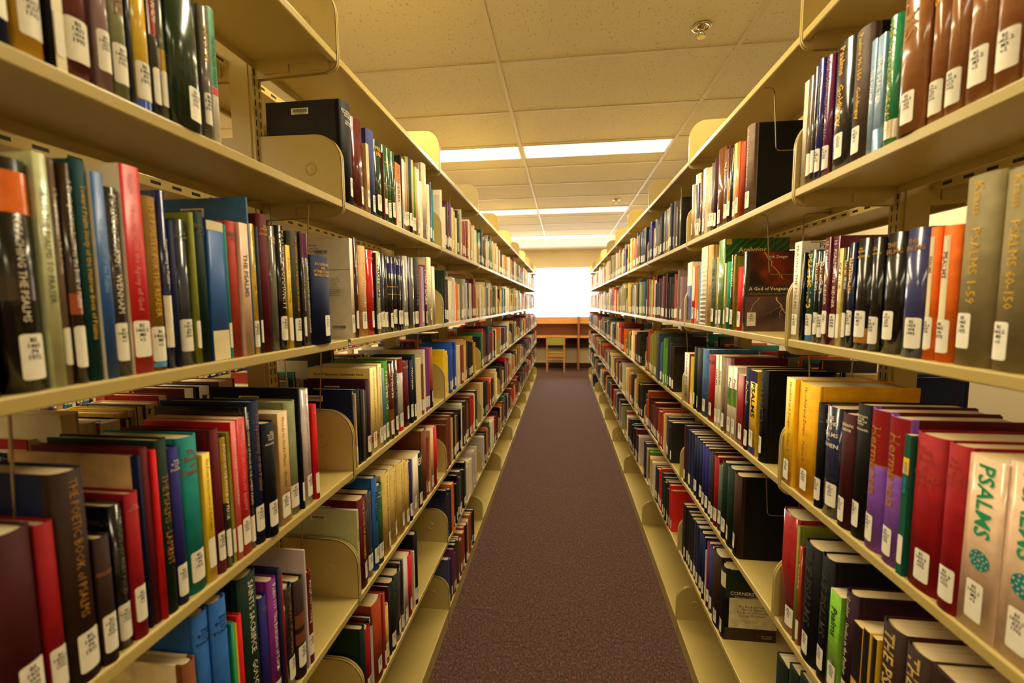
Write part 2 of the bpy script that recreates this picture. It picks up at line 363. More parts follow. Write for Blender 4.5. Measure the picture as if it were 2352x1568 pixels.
# ---------------------------------------------------------------- books
def profile(y, t, bulge, g):
    """spine surface x at thickness position y"""
    if bulge <= 0: return 0.0
    q = min(1, abs(y) / (t / 2)); return -bulge * (1 - math.sqrt(max(0, 1 - (q * .93) ** 2))) / (1 - math.sqrt(1 - .93 ** 2))
def cover_hard(t, h, D, bulge):
    th = min(.0024, t * .3); n = 8
    sp = [(profile(-t / 2 + t * i / n, t, bulge, 0), -t / 2 + t * i / n) for i in range(n + 1)]
    g = min(.0015, t * .08)
    out = [(-D, -t / 2), (-bulge - .011, -t / 2), (-bulge - .007, -t / 2 + g), (-bulge - .003, -t / 2)] + sp + [(-bulge - .003, t / 2), (-bulge - .007, t / 2 - g), (-bulge - .011, t / 2), (-D, t / 2)]
    k = max(.3, (t / 2 - th) / (t / 2))
    inn = [(-D, -t / 2 + th), (-bulge - .011, -t / 2 + th), (-bulge - .003, -t / 2 + th + g * .5)] + [(x - th, y * k) for x, y in sp] + [(-bulge - .003, t / 2 - th - g * .5), (-bulge - .011, t / 2 - th), (-D, t / 2 - th)]
    mb = MB(); m_ = len(out); q = len(inn)
    zb = 3 if h > .1 else 1
    v = [(x, y, 0) for x, y in out] + [(x, y, h) for x, y in out] + [(x, y, 0) for x, y in inn] + [(x, y, h) for x, y in inn]
    f = [(i, i + 1, m_ + i + 1, m_ + i) for i in range(m_ - 1)]
    o = 2 * m_
    f += [(o + i + 1, o + i, o + q + i, o + q + i + 1) for i in range(q - 1)]
    # top & bottom rims: both polylines share the spine count, so bridge piecewise
    a = [0, 1, 3] + list(range(4, 4 + n + 1)) + [4 + n + 1, 4 + n + 3, 4 + n + 4]
    for zz, oo, ii in ((0, 0, 2 * m_), (1, m_, 2 * m_ + q)):
        for j in range(q - 1):
            A = [oo + s for s in range(a[j], a[j + 1] + 1)]; B = [ii + j + 1, ii + j]
            f.append(tuple(A + B) if zz else tuple((A + B)[::-1]))
    f += [(0, m_, 2 * m_ + q, 2 * m_), (m_ - 1, 2 * m_ + q - 1, 2 * m_ + 2 * q - 1, 2 * m_ - 1)]
    return v, f
def rrect_strip(y0, y1, z0, z1, r, t, bulge, off, n=8):
    """rounded rectangle wrapped on the spine"""
    v = []; f = []; W = y1 - y0; r = min(r, W * .3, (z1 - z0) * .3)
    ys = sorted(set([y0 + W * i / n for i in range(n + 1)] + ([y0 + r * .3, y1 - r * .3] if r > 0 else [])))
    for y in ys:
        d = min(y - y0, y1 - y); ins = r - math.sqrt(max(0, r * r - (r - d) ** 2)) if d < r else 0
        x = profile(y, t, bulge, 0) + off
        v += [(x, y, z0 + ins), (x, y, z1 - ins)]
    f = [(2 * i, 2 * i + 2, 2 * i + 3, 2 * i + 1) for i in range(len(ys) - 1)]
    return v, f
TX = {}
def text_geo(s, bold=False):
    key = (s, bold)
    if key in TX: return TX[key]
    c = bpy.data.curves.new('tmp', 'FONT'); c.body = s; c.align_x = 'CENTER'; c.align_y = 'CENTER'; c.resolution_u = 1 if len(s) > 16 else 2
    c.space_line = .95
    if bold: c.offset = .018
    ob = bpy.data.objects.new('tmp', c); C.objects.link(ob)
    dg = bpy.context.evaluated_depsgraph_get(); ev = ob.evaluated_get(dg); me = ev.to_mesh()
    vs_ = [(v.co.x, v.co.y) for v in me.vertices]; fs = [tuple(p.vertices) for p in me.polygons]
    ev.to_mesh_clear(); bpy.data.objects.remove(ob); bpy.data.curves.remove(c)
    if not vs_: vs_ = [(0, 0)]
    x0 = min(v[0] for v in vs_); x1 = max(v[0] for v in vs_); y0 = min(v[1] for v in vs_); y1 = max(v[1] for v in vs_)
    vs_ = [((v[0] - (x0 + x1) / 2), (v[1] - (y0 + y1) / 2)) for v in vs_]
    TX[key] = (vs_, fs, max(1e-3, x1 - x0), max(1e-3, y1 - y0)); return TX[key]
CALLS = ['BS\n1430.3\n.K57\n1902', 'BS\n1430.2\n.J28\nB37\n2004', 'BS\n1465\n.P4\n1972', 'BS\n1433\n.W4\n1995', 'BS\n1430.3\n.A53\n1975', 'BS\n1465.2\n.M3\nv.2']
def face_text(name, s, x0, x1, z0, z1, yface, nf, mat, parent, bold=False):
    """text on a board; x range measured from the spine (positive numbers)"""
    vs_, fs, W, H = text_geo(s, bold); sc = min((x1 - x0) / W, (z1 - z0) / H)
    cx = -(x0 + x1) / 2; cz = (z0 + z1) / 2; d = 1 if nf < 0 else -1
    return obj(name, [(cx + d * v[0] * sc, yface + nf * .0006, cz + v[1] * sc) for v in vs_], fs, mat, parent)
def face_panel(name, x0, x1, z0, z1, yface, nf, mat, parent, off=.0003):
    y = yface + nf * off
    return obj(name, [(-x0, y, z0), (-x1, y, z0), (-x1, y, z1), (-x0, y, z1)], [(0, 1, 2, 3)], mat, parent)
def barcode(parent, xc, z, yface, nf, plain=False):
    o = face_panel('barcode_label', xc - .024, xc + .024, z, z + .016, yface, nf, STICKER, parent, .0004)
    mb = MB(); rr = random.Random(int(xc * 1e5)); x = xc - .020
    while x < xc + .019:
        ww = rr.choice((.0004, .0004, .0008, .0011)); y = yface + nf * .0006
        mb.add([(-x, y, z + .005), (-x - ww, y, z + .005), (-x - ww, y, z + .0135), (-x, y, z + .0135)], [(0, 1, 2, 3)]); x += ww + rr.choice((.0004, .0007))
    b_ = obj('bars', mb.v, mb.f, INK, o)
    face_text('digits', '3 7020 00084072 3', xc - .017, xc + .017, z + .0012, z + .0042, yface, nf, INK, o)
    return o
def storm_mat():
    m, nt, b = nmat('cover_storm_print'); n = noise(nt, 9, 2); n2 = noise(nt, 5, 1)
    c = mixcol(nt, ramp(nt, n.outputs[0], .3, .8), srgb(48, 34, 50), srgb(150, 112, 104)); nt.links.new(mixcol(nt, ramp(nt, n2.outputs[0], .4, .7), c, srgb(84, 60, 66)), b.inputs['Base Color']); b.inputs['Roughness'].default_value = .3; return m
def fire_mat():
    m, nt, b = nmat('cover_fire_print'); n = noise(nt, 9, 2); n2 = noise(nt, 12, 2)
    c = mixcol(nt, ramp(nt, n.outputs[0], .38, .75), srgb(34, 12, 10), srgb(170, 48, 14)); nt.links.new(mixcol(nt, ramp(nt, n2.outputs[0], .6, .9), c, srgb(200, 90, 20)), b.inputs['Base Color']); b.inputs['Roughness'].default_value = .3; return m
def leaf_mat():
    m, nt, b = nmat('cover_leaf_print'); wv = nt.nodes.new('ShaderNodeTexWave'); wv.inputs['Scale'].default_value = 26; wv.inputs['Distortion'].default_value = 3; wv.bands_direction = 'DIAGONAL'
    tc = nt.nodes.new('ShaderNodeTexCoord'); nt.links.new(tc.outputs['Object'], wv.inputs['Vector'])
    nt.links.new(mixcol(nt, wv.outputs['Fac'], srgb(16, 66, 16), srgb(58, 112, 34)), b.inputs['Base Color']); b.inputs['Roughness'].default_value = .3; return m
STORM, FIRE, LEAF = storm_mat(), fire_mat(), leaf_mat()

def make_book(x, y0, y1, z, side, B):
    (S, L, BY, a0, a1, h, D, sb, col, cov, fin, kind, lab, bar, sp, bands, tt, ind) = B
    t = y1 - y0; rot = 0 if S == 'L' else math.pi
    e = empty('library_book', (x, (y0 + y1) / 2, z), rot)
    nf = -1 if S == 'L' else 1
    paper = kind != 'h'
    bulge = 0 if paper else min(.28 * t, .009)
    if paper and t > .012: bulge = .001
    if fin == 'g' and not paper: bulge *= 1.15
    spm = bookmat(col, fin if fin == 'g' else ('p' if paper else 'c'))
    cvm = bookmat(cov, fin if fin == 'g' else ('p' if paper else 'c')) if cov and cov != col else spm
    if paper:
        th = .0005; ins = 0.0
        n = 6; spp = [(profile(-t / 2 + t * i / n, t, bulge, 0), -t / 2 + t * i / n) for i in range(n + 1)]
        out = [(-D, -t / 2)] + spp + [(-D, t / 2)]
        m_ = len(out); inn = [(-D, -t / 2 + th)] + [(xx - th, yy * (1 - 2 * th / t)) for xx, yy in spp] + [(-D, t / 2 - th)]
        v = [(a, b, 0) for a, b in out] + [(a, b, h) for a, b in out] + [(a, b, 0) for a, b in inn] + [(a, b, h) for a, b in inn]
        f = [(i, i + 1, m_ + i + 1, m_ + i) for i in range(m_ - 1)] + [(2 * m_ + i + 1, 2 * m_ + i, 3 * m_ + i, 3 * m_ + i + 1) for i in range(m_ - 1)]
        f += [(m_ + i, m_ + i + 1, 3 * m_ + i + 1, 3 * m_ + i) for i in range(m_ - 1)] + [(i + 1, i, 2 * m_ + i, 2 * m_ + i + 1) for i in range(m_ - 1)]
        nfront = m_ - 1
    else:
        v, f = cover_hard(t, h, D, bulge); nfront = None
    # cover colour: faces deeper than the joint take the board colour
    if cvm is not spm:
        fm = []
        for q in f:
            cx = sum(v[i][0] for i in q) / len(q); cy = sum(v[i][1] for i in q) / len(q)
            fm.append(1 if (cx < -bulge - .018 or (paper and cx < -.01)) else 0)
        if not paper and cov is not None:
            pass
        o = obj('cover', v, f, None, e, False, [spm, cvm], fm)
        if not paper:
            # quarter binding: the board cloth covers beyond the joint
            for s_ in (-1, 1):
                obj('board_paper', [(-bulge - .022, s_ * (t / 2 + .0002), .001), (-D + .0005, s_ * (t / 2 + .0002), .001), (-D + .0005, s_ * (t / 2 + .0002), h - .001), (-bulge - .022, s_ * (t / 2 + .0002), h - .001)], [(0, 1, 2, 3)], cvm, o)
    else:
        o = obj('cover', v, f, spm, e)
    if bulge > 0:
        sm = [1 if abs(sum(v[i][0] for i in q) / len(q)) <= bulge + .0005 and len(q) == 4 else 0 for q in f]
        o.data.polygons.foreach_set('use_smooth', [bool(s_) for s_ in sm])
    # page block
    mb = MB()
    if paper:
        if t > .0022: mb.box(-D + .0003, -.0012 - bulge, -t / 2 + .0006, t / 2 - .0006, .0004, h - .0004)
    else:
        th = min(.0024, t * .3); yy = t / 2 - th - .0002; g = 6
        if yy > .0003:
            top = []
            pts = [(-D + .004, -yy)] + [(-D + .004 + min(.004, yy * .5) * (1 - (2 * i / g - 1) ** 2), -yy + 2 * yy * i / g) for i in range(1, g)] + [(-D + .004, yy)]
            pts += [(-bulge - .004, yy), (-bulge * .6 - .0035, 0), (-bulge - .004, -yy)]
            mb.prism(pts, 'z', .0035, h - .0035)
    if mb.v: mb.build('pages', PAPER, e)
    if kind == 's':  # wire-comb binding
        mb = MB(); nn_ = 18
        for i in range(nn_):
            zz = .008 + (h - .016) * i / (nn_ - 1)
            mb.add(*[[(xx, yy, z2) for z2 in (zz - .0032, zz + .0032) for xx, yy in [(.0008 + .0045 * math.sin(math.pi * j / 6), -t * .46 + t * .92 * j / 6) for j in range(7)]], [(j, j + 1, 8 + j, 7 + j) for j in range(6)]])
        obj('comb_binding', mb.v, mb.f, bookmat('white', 'p'), e)
    # colour bands printed on the spine
    for bc, b0, b1 in bands:
        vv, ff = rrect_strip(-t / 2 * .985, t / 2 * .985, h * b0 + .0006, h * b1 - .0006 if b1 > b0 else h * b1, 0, t, bulge, .0002)
        obj('spine_band', vv, ff, bookmat(bc, fin if fin == 'g' else 'p'), e, True)
    if sp == 'strip':
        vv, ff = rrect_strip(-t * .30, t * .16, .016, h * .93, 0, t, bulge, .0004); obj('title_panel', vv, ff, bookmat('cream', 'p'), e, True)
    lw = min(t * .86, .024); lh = .050 if t > .01 else .044
    rr = random.Random(int(y0 * 1e5) + L)
    lz = .012 + rr.random() * .014
    if sp == 'X7': lz = .018; lh = .055
    if lab:
        yc = (rr.random() - .5) * (t * .9 - lw) if sp == '' else -t * .05
        vv, ff = rrect_strip(yc - lw / 2, yc + lw / 2, lz, lz + lh, .003, t, bulge, .0006, 6)
        lo = obj('call_number_label', vv, ff, STICKER, e, True)
        if (y0 + y1) / 2 < 2.1 and t > .006:
            vs_, fs, W, H = text_geo(CALLS[rr.randrange(len(CALLS))], True)
            sc = min(.024 / H, lw * (1.0 if lw < .014 else .78) / W)
            if W * sc < lw * .99:
                obj('label_text', [(profile(yc + v_[0] * sc, t, bulge, 0) + .0010, yc + v_[0] * sc, lz + lh * .68 + v_[1] * sc) for v_ in vs_], fs, INK, lo)
    if tt:
        md, tc_, s = tt.split(':', 2); tm = bookmat(tc_, 't'); zlo = (max(lz + lh + .01, h * .30) if sp != 'X7' else .135) if lab else h * .1
        zhi = h * .95
        for _, b0, b1 in bands:
            if b1 >= .94 and b0 > .5 and sp == '' and S == 'L' and L == 2: zhi = min(zhi, b0 * h - .004)
        if md in 'vV':
            vs_, fs, W, H = text_geo(s, md == 'V' or len(s) < 14)
            sc = min((zhi - zlo) / W, t * (.72 if md == 'V' else .5) / H)
            if md == 'V' and not lab: sc = min((zhi - zlo) / W, t * .62 / H)
            zc = zlo + (zhi - zlo) * .52
            if W * sc < (zhi - zlo) * .6: zc = zlo + (zhi - zlo) * .6
            yo = 0 if sp != 'strip' else -t * .07
            sc *= 1 if sp != 'strip' else .6
            pts = [(profile(yo + v_[1] * sc, t, bulge, 0) + .0008, yo + v_[1] * sc, zc - v_[0] * sc) for v_ in vs_]
        else:
            s = s.replace('/', '\n'); vs_, fs, W, H = text_geo(s, True)
            sc = min(h * .42 / H, t * .84 / W)
            zc = h * .92 - H * sc / 2
            pts = [(profile(v_[0] * sc, t, bulge, 0) + .0009, v_[0] * sc, zc + v_[1] * sc) for v_ in vs_]
        obj('spine_title', pts, fs, tm, e)
    yf = nf * t / 2
    if bar: barcode(e, D * .55 if h > .2 else D * .6, h - .034, yf, nf)
    if sp == 'X7':   # round rosette and rules printed low on the spine
        cz, cr = .105, t * .27
        v_ = []; f_q = []
        for k in range(20):
            a0, a1 = 2 * math.pi * k / 20, 2 * math.pi * (k + 1) / 20; n0 = len(v_)
            for rr_, aa in ((0, a0), (cr, a0), (cr, a1)): v_.append((profile(rr_ * math.cos(aa), t, bulge, 0) + .0006, rr_ * math.cos(aa), cz + rr_ * math.sin(aa)))
            f_q.append((n0, n0 + 1, n0 + 2))
        ros = obj('rosette_print', v_, f_q, bookmat('teal', 't'), e)
        v_ = []; f_q = []
        for r1, r2, nn_, wd in ((.38, .62, 8, .32), (.72, .92, 8, .28), (.0, .2, 6, .8)):
            for k in range(nn_):
                aa = 2 * math.pi * k / nn_ + (.39 if r1 > .7 else 0); n0 = len(v_)
                for rr_, da in ((r1 * cr, 0), ((r1 + r2) / 2 * cr, wd / 2), (r2 * cr, 0), ((r1 + r2) / 2 * cr, -wd / 2)):
                    v_.append((profile(0, t, bulge, 0) + .0010, rr_ * math.cos(aa + da), cz + rr_ * math.sin(aa + da)))
                f_q.append((n0, n0 + 1, n0 + 2, n0 + 3))
        obj('petals', v_, f_q, bookmat('peach', 't'), ros)
    if sp == 'X1':   # white back cover with blurb
        barcode(e, .085, h - .045, yf, nf)
        face_text('back_cover_text', 'is a major critic\nthe thoughtful text\ndevotion and rigor\nand insights\nthe Christian\nlife of the past,\nof a poetic tradition\nand a compelling\nmeditation on\nthem and more', .03, .075, h * .38, h * .66, yf, nf, bookmat('charcoal', 't'), e)
        face_text('back_cover_title', 'William P. Brown\nThe Psalms and the\nLife of Faith', .09, .16, h * .86, h * .95, yf, nf, bookmat('charcoal', 't'), e)
        barcode(e, .04, .022, yf, nf)
        face_panel('cover_rule', .004, D - .004, h * .685, h * .69, yf, nf, bookmat('taupe', 'p'), e)
    if sp == 'X2':
        face_text('cover_title', 'The NIV Application Commentary Series', .02, D - .02, h - .028, h - .012, yf, nf, bookmat('navy', 't'), e, True)
        face_panel('cover_rule', .012, D - .03, h - .036, h - .034, yf, nf, bookmat('maroon', 'p'), e)
        face_panel('cover_panel', .016, D - .03, .02, h - .040, yf, nf, bookmat('cream', 'p'), e)
        barcode(e, .07, h - .046, yf, nf)
    if sp == 'X3':
        face_text('cover_title', 'Praying', .03, .10, h - .022, h - .006, yf, nf, bookmat('black', 't'), e)
        face_panel('cover_rule', .02, D, h - .004, h - .002, yf, nf, bookmat('black', 'p'), e)
    if sp == 'X4':
        face_panel('cover_print', .003, D - .001, .001, h - .001, yf, nf, LEAF, e)
        face_panel('cover_patch', .004, .022, h - .02, h - .002, yf, nf, bookmat('mustard', 'p'), e, .0006)
        face_text('cover_title', 'Analyzing\nPsalms', .03, .15, h - .07, h - .03, yf, nf, bookmat('paleyellow', 't'), e, True)
    if sp == 'X5':
        face_panel('cover_fire_print', .012, D - .001, h * .57, h - .002, yf, nf, FIRE, e)
        face_panel('cover_storm_print', .001, D - .001, .001, h * .44, yf, nf, STORM, e)
        mbb = MB(); rr2 = random.Random(5)
        def bolt(x, z_, dx, dz, n, w_):
            for i in range(n):
                x2 = x + dx + rr2.uniform(-.006, .006); z2 = z_ + dz
                y_ = yf + nf * .0006
                mbb.add([(-x, y_, z_), (-x - w_, y_, z_), (-x2 - w_ * .8, y_, z2), (-x2, y_, z2)], [(0, 1, 2, 3)])
                if rr2.random() < .4 and w_ > .0007: bolt(x2, z2, dx + rr2.uniform(-.008, .008), dz * .8, max(2, n - i - 2), w_ * .55)
                x, z_, w_ = x2, z2, w_ * .9
        bolt(.05, h - .003, .005, -.010, 8, .004); obj('orange_bolt', mbb.v, mbb.f, bookmat('yelloworange', 't'), e)
        mbb = MB(); bolt(.09, h * .43, .004, -.008, 11, .005); bolt(.04, h * .43, -.003, -.008, 8, .0022); obj('pale_bolt', mbb.v, mbb.f, bookmat('peach', 't'), e)
        face_text('cover_author', 'Erich Zenger', .055, .125, h * .90, h * .945, yf, nf, bookmat('ivory', 't'), e, True)
        face_text('cover_title', 'A God of Vengeance?', .01, D - .012, h * .50, h * .56, yf, nf, bookmat('ivory', 't'), e, True)
        face_text('cover_subtitle', 'Understanding the Psalms of Divine Wrath', .01, D - .03, h * .455, h * .485, yf, nf, bookmat('mustard', 't'), e)
        face_panel('call_number_label', .008, .034, h * .07, h * .24, yf, nf, STICKER, e, .0008)
        face_text('label_text', 'BS\n1445.2\n.Z4613\n1996', .011, .031, h * .135, h * .225, yf + nf * .0005, nf, INK, e, True)
    if sp == 'X6':
        face_panel('cover_top_panel', .006, D - .001, h * .60, h - .002, yf, nf, bookmat('deepgreen', 'p') if 0 else bookmat('bottle', 'p'), e)
        face_panel('cover_foot_panel', .006, D - .001, .001, h * .18, yf, nf, bookmat('darkbrown', 'p'), e)
        face_text('cover_title', 'CORNERSTONE', .022, .15, h * .63, h * .70, yf, nf, bookmat('ivory', 't'), e, True)
        face_text('cover_subtitle', 'BIBLICAL COMMENTARY', .036, .145, h * .60, h * .625, yf, nf, bookmat('ivory', 't'), e)
        face_text('cover_text', 'The Book of Psalms\nMark D. Futato\nThe Book of Proverbs\nGeorge M. Schwab', .045, .15, h * .33, h * .51, yf, nf, bookmat('darkbrown', 't'), e)
        face_text('cover_editor', 'GENERAL EDITOR\nPhilip W. Comfort', .07, .12, h * .25, h * .29, yf, nf, bookmat('brown', 't'), e)
        face_text('cover_mark', 'New Living\nTranslation', .13, .165, h * .05, h * .10, yf, nf, bookmat('ivory', 't'), e)
        face_panel('cover_red_mark', .118, .122, h * .075, h * .095, yf, nf, bookmat('red', 'p'), e, .0006)
    return e
BOOKS = [
('L',1,0,0.386,0.4123,0.25,0.17,0.002666,'navy',None,'c','h',1,0,'',[],'',1),
('L',1,0,0.4142,0.4463,0.26,0.1768,0.00481,'gold',None,'g','h',1,0,'',[],'',1),
('L',1,0,0.4469,0.4511,0.22,0.1496,0.00359,'black',None,'c','h',0,0,'',[],'',1),
('L',1,0,0.4516,0.4623,0.24,0.1632,0.005227,'cream',None,'c','p',1,0,'',[],'v:darkgrey:PSALMS OF LAMENT',1),
('L',1,0,0.4629,0.4966,0.25,0.17,0.00538,'maroon',None,'g','h',1,0,'',[],'v:gold:The Psalms',1),
('L',1,0,0.4972,0.5149,0.24,0.1632,0.001459,'mauve',None,'g','h',1,0,'',[],'v:darkgrey:THE PSALMS',1),
('L',1,0,0.5155,0.5366,0.25,0.17,0.001092,'sage',None,'g','h',1,0,'',[],'v:rust:PSALMS IN ISRAEL',1),
('L',1,0,0.5417,0.5468,0.24,0.1632,0.006862,'slate',None,'g','h',0,0,'',[],'',1),
('L',1,0,0.5474,0.5702,0.25,0.17,0.002815,'yellow',None,'g','h',1,0,'',[['royal',0.0,0.05]],'v:mustard:PSALMS',1),
('L',1,0,0.5708,0.5825,0.24,0.1632,0.00264,'charcoal',None,'g','h',1,0,'',[['rust',0.45,1.0]],'v:white:PRAYING THE PSALMS',1),
('L',1,0,0.5877,0.5996,0.25,0.17,0.00797,'grey',None,'g','h',1,0,'',[['mustard',0.25,0.4]],'',1),
('L',1,0,0.6002,0.6531,0.265,0.215,-0.003,'darkgreen',None,'g','h',1,0,'',[],'h:gold:THE/PSALMS',1),
('L',1,0,0.6612,0.6771,0.2078,0.1413,0.004292,'grey',None,'g','h',1,0,'',[],'v:gold:THE PSALMS',1),
('L',1,0,0.6801,0.693,0.2165,0.1472,0.006855,'white',None,'c','p',0,0,'',[['seagreen',0.42,1.0],['red',0.36,0.42]],'v:darkgreen:THE PSALMS TODAY',1),
('L',1,1,1.108,1.166,0.2653,0.215,0.004334,'black','charcoal','c','h',1,1,'',[],'h:ivory:EXPOSITION OF/THE BOOK OF/PROVERBS/- - -/CHARLES/BRIDGES',1),
('L',1,1,1.168,1.236,0.2475,0.1683,0.005473,'maroon',None,'g','h',1,0,'',[],'',1),
('L',1,1,1.237,1.255,0.1988,0.1352,0.002054,'tan',None,'c','p',1,0,'',[],'',1),
('L',1,1,1.262,1.311,0.252,0.1714,0.005444,'slateblue',None,'c','h',1,0,'',[],'',1),
('L',1,1,1.315,1.365,0.2401,0.1632,0.007076,'darkgreen',None,'g','h',1,0,'',[],'h:gold:PROV/ERBS',1),
('L',1,1,1.365,1.369,0.215,0.1462,0.004662,'brown',None,'c','h',0,0,'',[],'',0),
('L',1,1,1.373,1.407,0.244,0.1659,0.006189,'forest',None,'g','h',1,0,'',[['gold',0.78,0.79],['gold',0.5,0.51],['gold',0.3,0.31]],'',1),
('L',1,1,1.408,1.433,0.2456,0.167,0.0057,'forest',None,'g','h',1,0,'',[['gold',0.78,0.79],['gold',0.5,0.51],['gold',0.3,0.31]],'',1),
('L',1,1,1.434,1.457,0.2423,0.1647,0.001448,'forest',None,'g','h',1,0,'',[['gold',0.78,0.79],['gold',0.5,0.51],['gold',0.3,0.31]],'',1),
('L',1,1,1.47,1.517,0.2199,0.1495,0.006308,'orange',None,'c','p',1,0,'',[['peach',0.0,0.7]],'v:brown:PROVERBS',1),
('L',1,1,1.518,1.526,0.2572,0.1749,0.005138,'black',None,'c','h',0,0,'',[],'',0),
('L',1,1,1.526,1.546,0.2481,0.1687,0.003109,'ivory',None,'c','p',1,0,'',[],'',1),
('L',1,1,1.547,1.567,0.2434,0.1655,0.001217,'pink',None,'c','h',1,0,'',[],'',1),
('L',1,1,1.582,1.606,0.2754,0.1873,0.007059,'olive',None,'c','h',1,0,'',[],'',1),
('L',1,1,1.607,1.632,0.2773,0.1886,0.004309,'slate',None,'c','h',1,0,'',[],'',1),
('L',1,1,1.636,1.656,0.2803,0.1906,0.006032,'tan',None,'c','h',1,0,'',[],'',1),
('L',1,1,1.659,1.678,0.2631,0.1789,0.007152,'green',None,'c','h',1,0,'',[],'',1),
('L',1,1,1.678,1.697,0.2666,0.1813,0.005999,'tan',None,'c','h',0,0,'',[],'',1),
('L',1,1,1.701,1.722,0.2651,0.1802,0.007448,'white',None,'c','p',1,0,'',[],'',1),
('L',1,1,1.723,1.756,0.225,0.153,0.003765,'ivory',None,'c','p',1,0,'',[],'',0),
('L',1,1,1.77,1.825,0.3134,0.2,0.006606,'beige',None,'c','h',1,0,'',[],'',1),
('L',1,1,1.825,1.852,0.2396,0.1629,0.004112,'ivory',None,'c','p',1,0,'',[],'',0),
('L',1,1,1.863,1.894,0.2603,0.177,0.007549,'slateblue',None,'g','h',1,0,'',[],'',0),
('L',1,1,1.895,1.913,0.2367,0.161,0.007152,'teal',None,'c','h',1,0,'',[],'',0),
('L',2,0,0.3381,0.3758,0.23,0.1564,0.001682,'black',None,'g','h',0,0,'',[],'',1),
('L',2,0,0.3778,0.4159,0.2482,0.1688,0.001952,'black',None,'g','h',1,0,'',[['orange',0.77,0.95],['darkbrown',0.4,0.5]],'v:ivory:PREACHING THE PSALMS',1),
('L',2,0,0.4165,0.4294,0.2622,0.1783,0.002519,'palesage',None,'g','p',0,0,'',[],'v:darkgrey:FROM THE PSALMS TO PRAYER',1),
('L',2,0,0.4334,0.4423,0.2601,0.1769,0.007758,'taupe',None,'g','h',1,0,'',[],'v:ivory:A Theological Introduction to the Book of Psalms',1),
('L',2,0,0.4429,0.4565,0.2593,0.1763,0.004053,'darkbrown',None,'g','h',1,0,'',[['rust',0.32,0.42]],'v:ivory:A Theological Introduction to the Book of Psalms',1),
('L',2,0,0.4575,0.4739,0.2684,0.1825,0.005387,'deepteal',None,'c','h',0,0,'',[],'v:gold:Toward Psalm Study of the Hebrew Book of Psalms',1),
('L',2,0,0.4745,0.4893,0.2585,0.1758,0.003107,'blue','ivory','c','p',0,0,'',[],'v:lightblue:The Spirituality of the Psalms',1),
('L',2,0,0.4905,0.5096,0.2451,0.1666,0.004551,'charcoal','taupe','g','h',1,0,'',[],'v:ivory:PSALMS as TORAH   WENHAM',1),
('L',2,0,0.5112,0.5378,0.2797,0.1902,0.003701,'red','ivory','c','p',1,0,'',[],'v:pink:Psalms    Worship from the Agony of God',1),
('L',2,0,0.5384,0.5626,0.2457,0.167,0.003456,'mustardbrown',None,'c','h',1,0,'',[['skyblue',0.02,0.05]],'v:gold:THE PSALTER FOR THE READER',1),
('L',2,0,0.5642,0.577,0.2586,0.1759,0.005096,'darkblue',None,'g','h',0,0,'',[['ivory',0.12,0.42]],'v:ivory:Surrendering to Psalms',1),
('L',2,0,0.5776,0.5871,0.2195,0.1492,0.00509,'navy',None,'c','h',0,0,'',[],'',1),
('L',2,0,0.5894,0.6154,0.2235,0.152,0.007329,'slate',None,'g','h',1,0,'',[],'h:grey:THE/PSALMS',1),
('L',2,0,0.616,0.6241,0.2385,0.1622,0.005774,'olive',None,'c','h',1,0,'',[],'',1),
('L',2,0,0.626,0.6483,0.2423,0.1647,0.007503,'bottle',None,'c','h',0,0,'',[],'h:grey:BS14/.C 1',1),
('L',2,0,0.6489,0.6836,0.2332,0.1586,0.006995,'blue',None,'c','p',0,0,'',[['cream',0.0,0.22],['cream',0.93,1.0]],'',1),
('L',2,0,0.6847,0.6922,0.2316,0.1575,0.007937,'teal',None,'c','h',1,0,'',[['teal',0.0,0.1]],'',1),
('L',2,0,0.6928,0.7139,0.2401,0.1633,0.005699,'brick',None,'c','h',0,0,'',[],'h:grey:BS14/P3',1),
('L',2,0,0.7145,0.7354,0.2407,0.1637,0.002142,'peach',None,'c','p',0,0,'',[],'v:grey:THE PSALMS',1),
('L',2,0,0.7417,0.7459,0.2915,0.2,0.007024,'steelblue','steelblue','c','h',0,1,'',[],'',1),
('L',2,0,0.7464,0.7635,0.2449,0.1666,0.007752,'gold',None,'g','h',1,0,'',[],'v:green:REBIRTH OF PSALMS Through Translation',1),
('L',2,0,0.7641,0.7703,0.2423,0.1648,0.007333,'slate',None,'c','h',1,0,'',[],'',1),
('L',2,0,0.7709,0.7985,0.2682,0.1824,0.004984,'maroon','maroon','c','h',0,0,'',[],'h:gold:The/PSALMS/in/WORSHIP',1),
('L',2,0,0.7999,0.8203,0.2499,0.1699,0.005997,'grey',None,'g','h',0,0,'',[],'h:ivory:BS14/P3',1),
('L',2,0,0.8209,0.8424,0.2548,0.1733,0.002478,'black',None,'g','h',1,0,'',[],'v:ivory:PSALMS IN COMMUNITY',1),
('L',2,0,0.8489,0.863,0.2189,0.1488,0.006821,'yellow',None,'c','p',1,0,'',[],'v:black:In Praise of Christian Worship',1),
('L',2,0,0.8636,0.8974,0.2508,0.1706,0.005015,'darkolive',None,'c','h',1,0,'',[],'v:gold:THE LANGUAGE OF THE PSALMS IN WORSHIP',1),
('L',2,0,0.898,0.9079,0.2543,0.1729,0.002995,'charcoal',None,'g','h',1,0,'',[['plum',0.78,1.0]],'v:ivory:THE BIBLICAL PSALMS IN CHRISTIAN WORSHIP',1),
('L',2,0,0.9085,0.9224,0.2533,0.1723,0.001444,'grey',None,'g','h',0,0,'',[['plum',0.78,1.0]],'v:ivory:THE BIBLICAL PSALMS IN CHRISTIAN WORSHIP',1),
('L',2,0,0.9278,1.004,0.2077,0.15,-0.006,'navy',None,'c','h',1,0,'',[],'h:gold:ECCLESIASTES/AND/OTHER STUDIES/MOSES STUART',1),
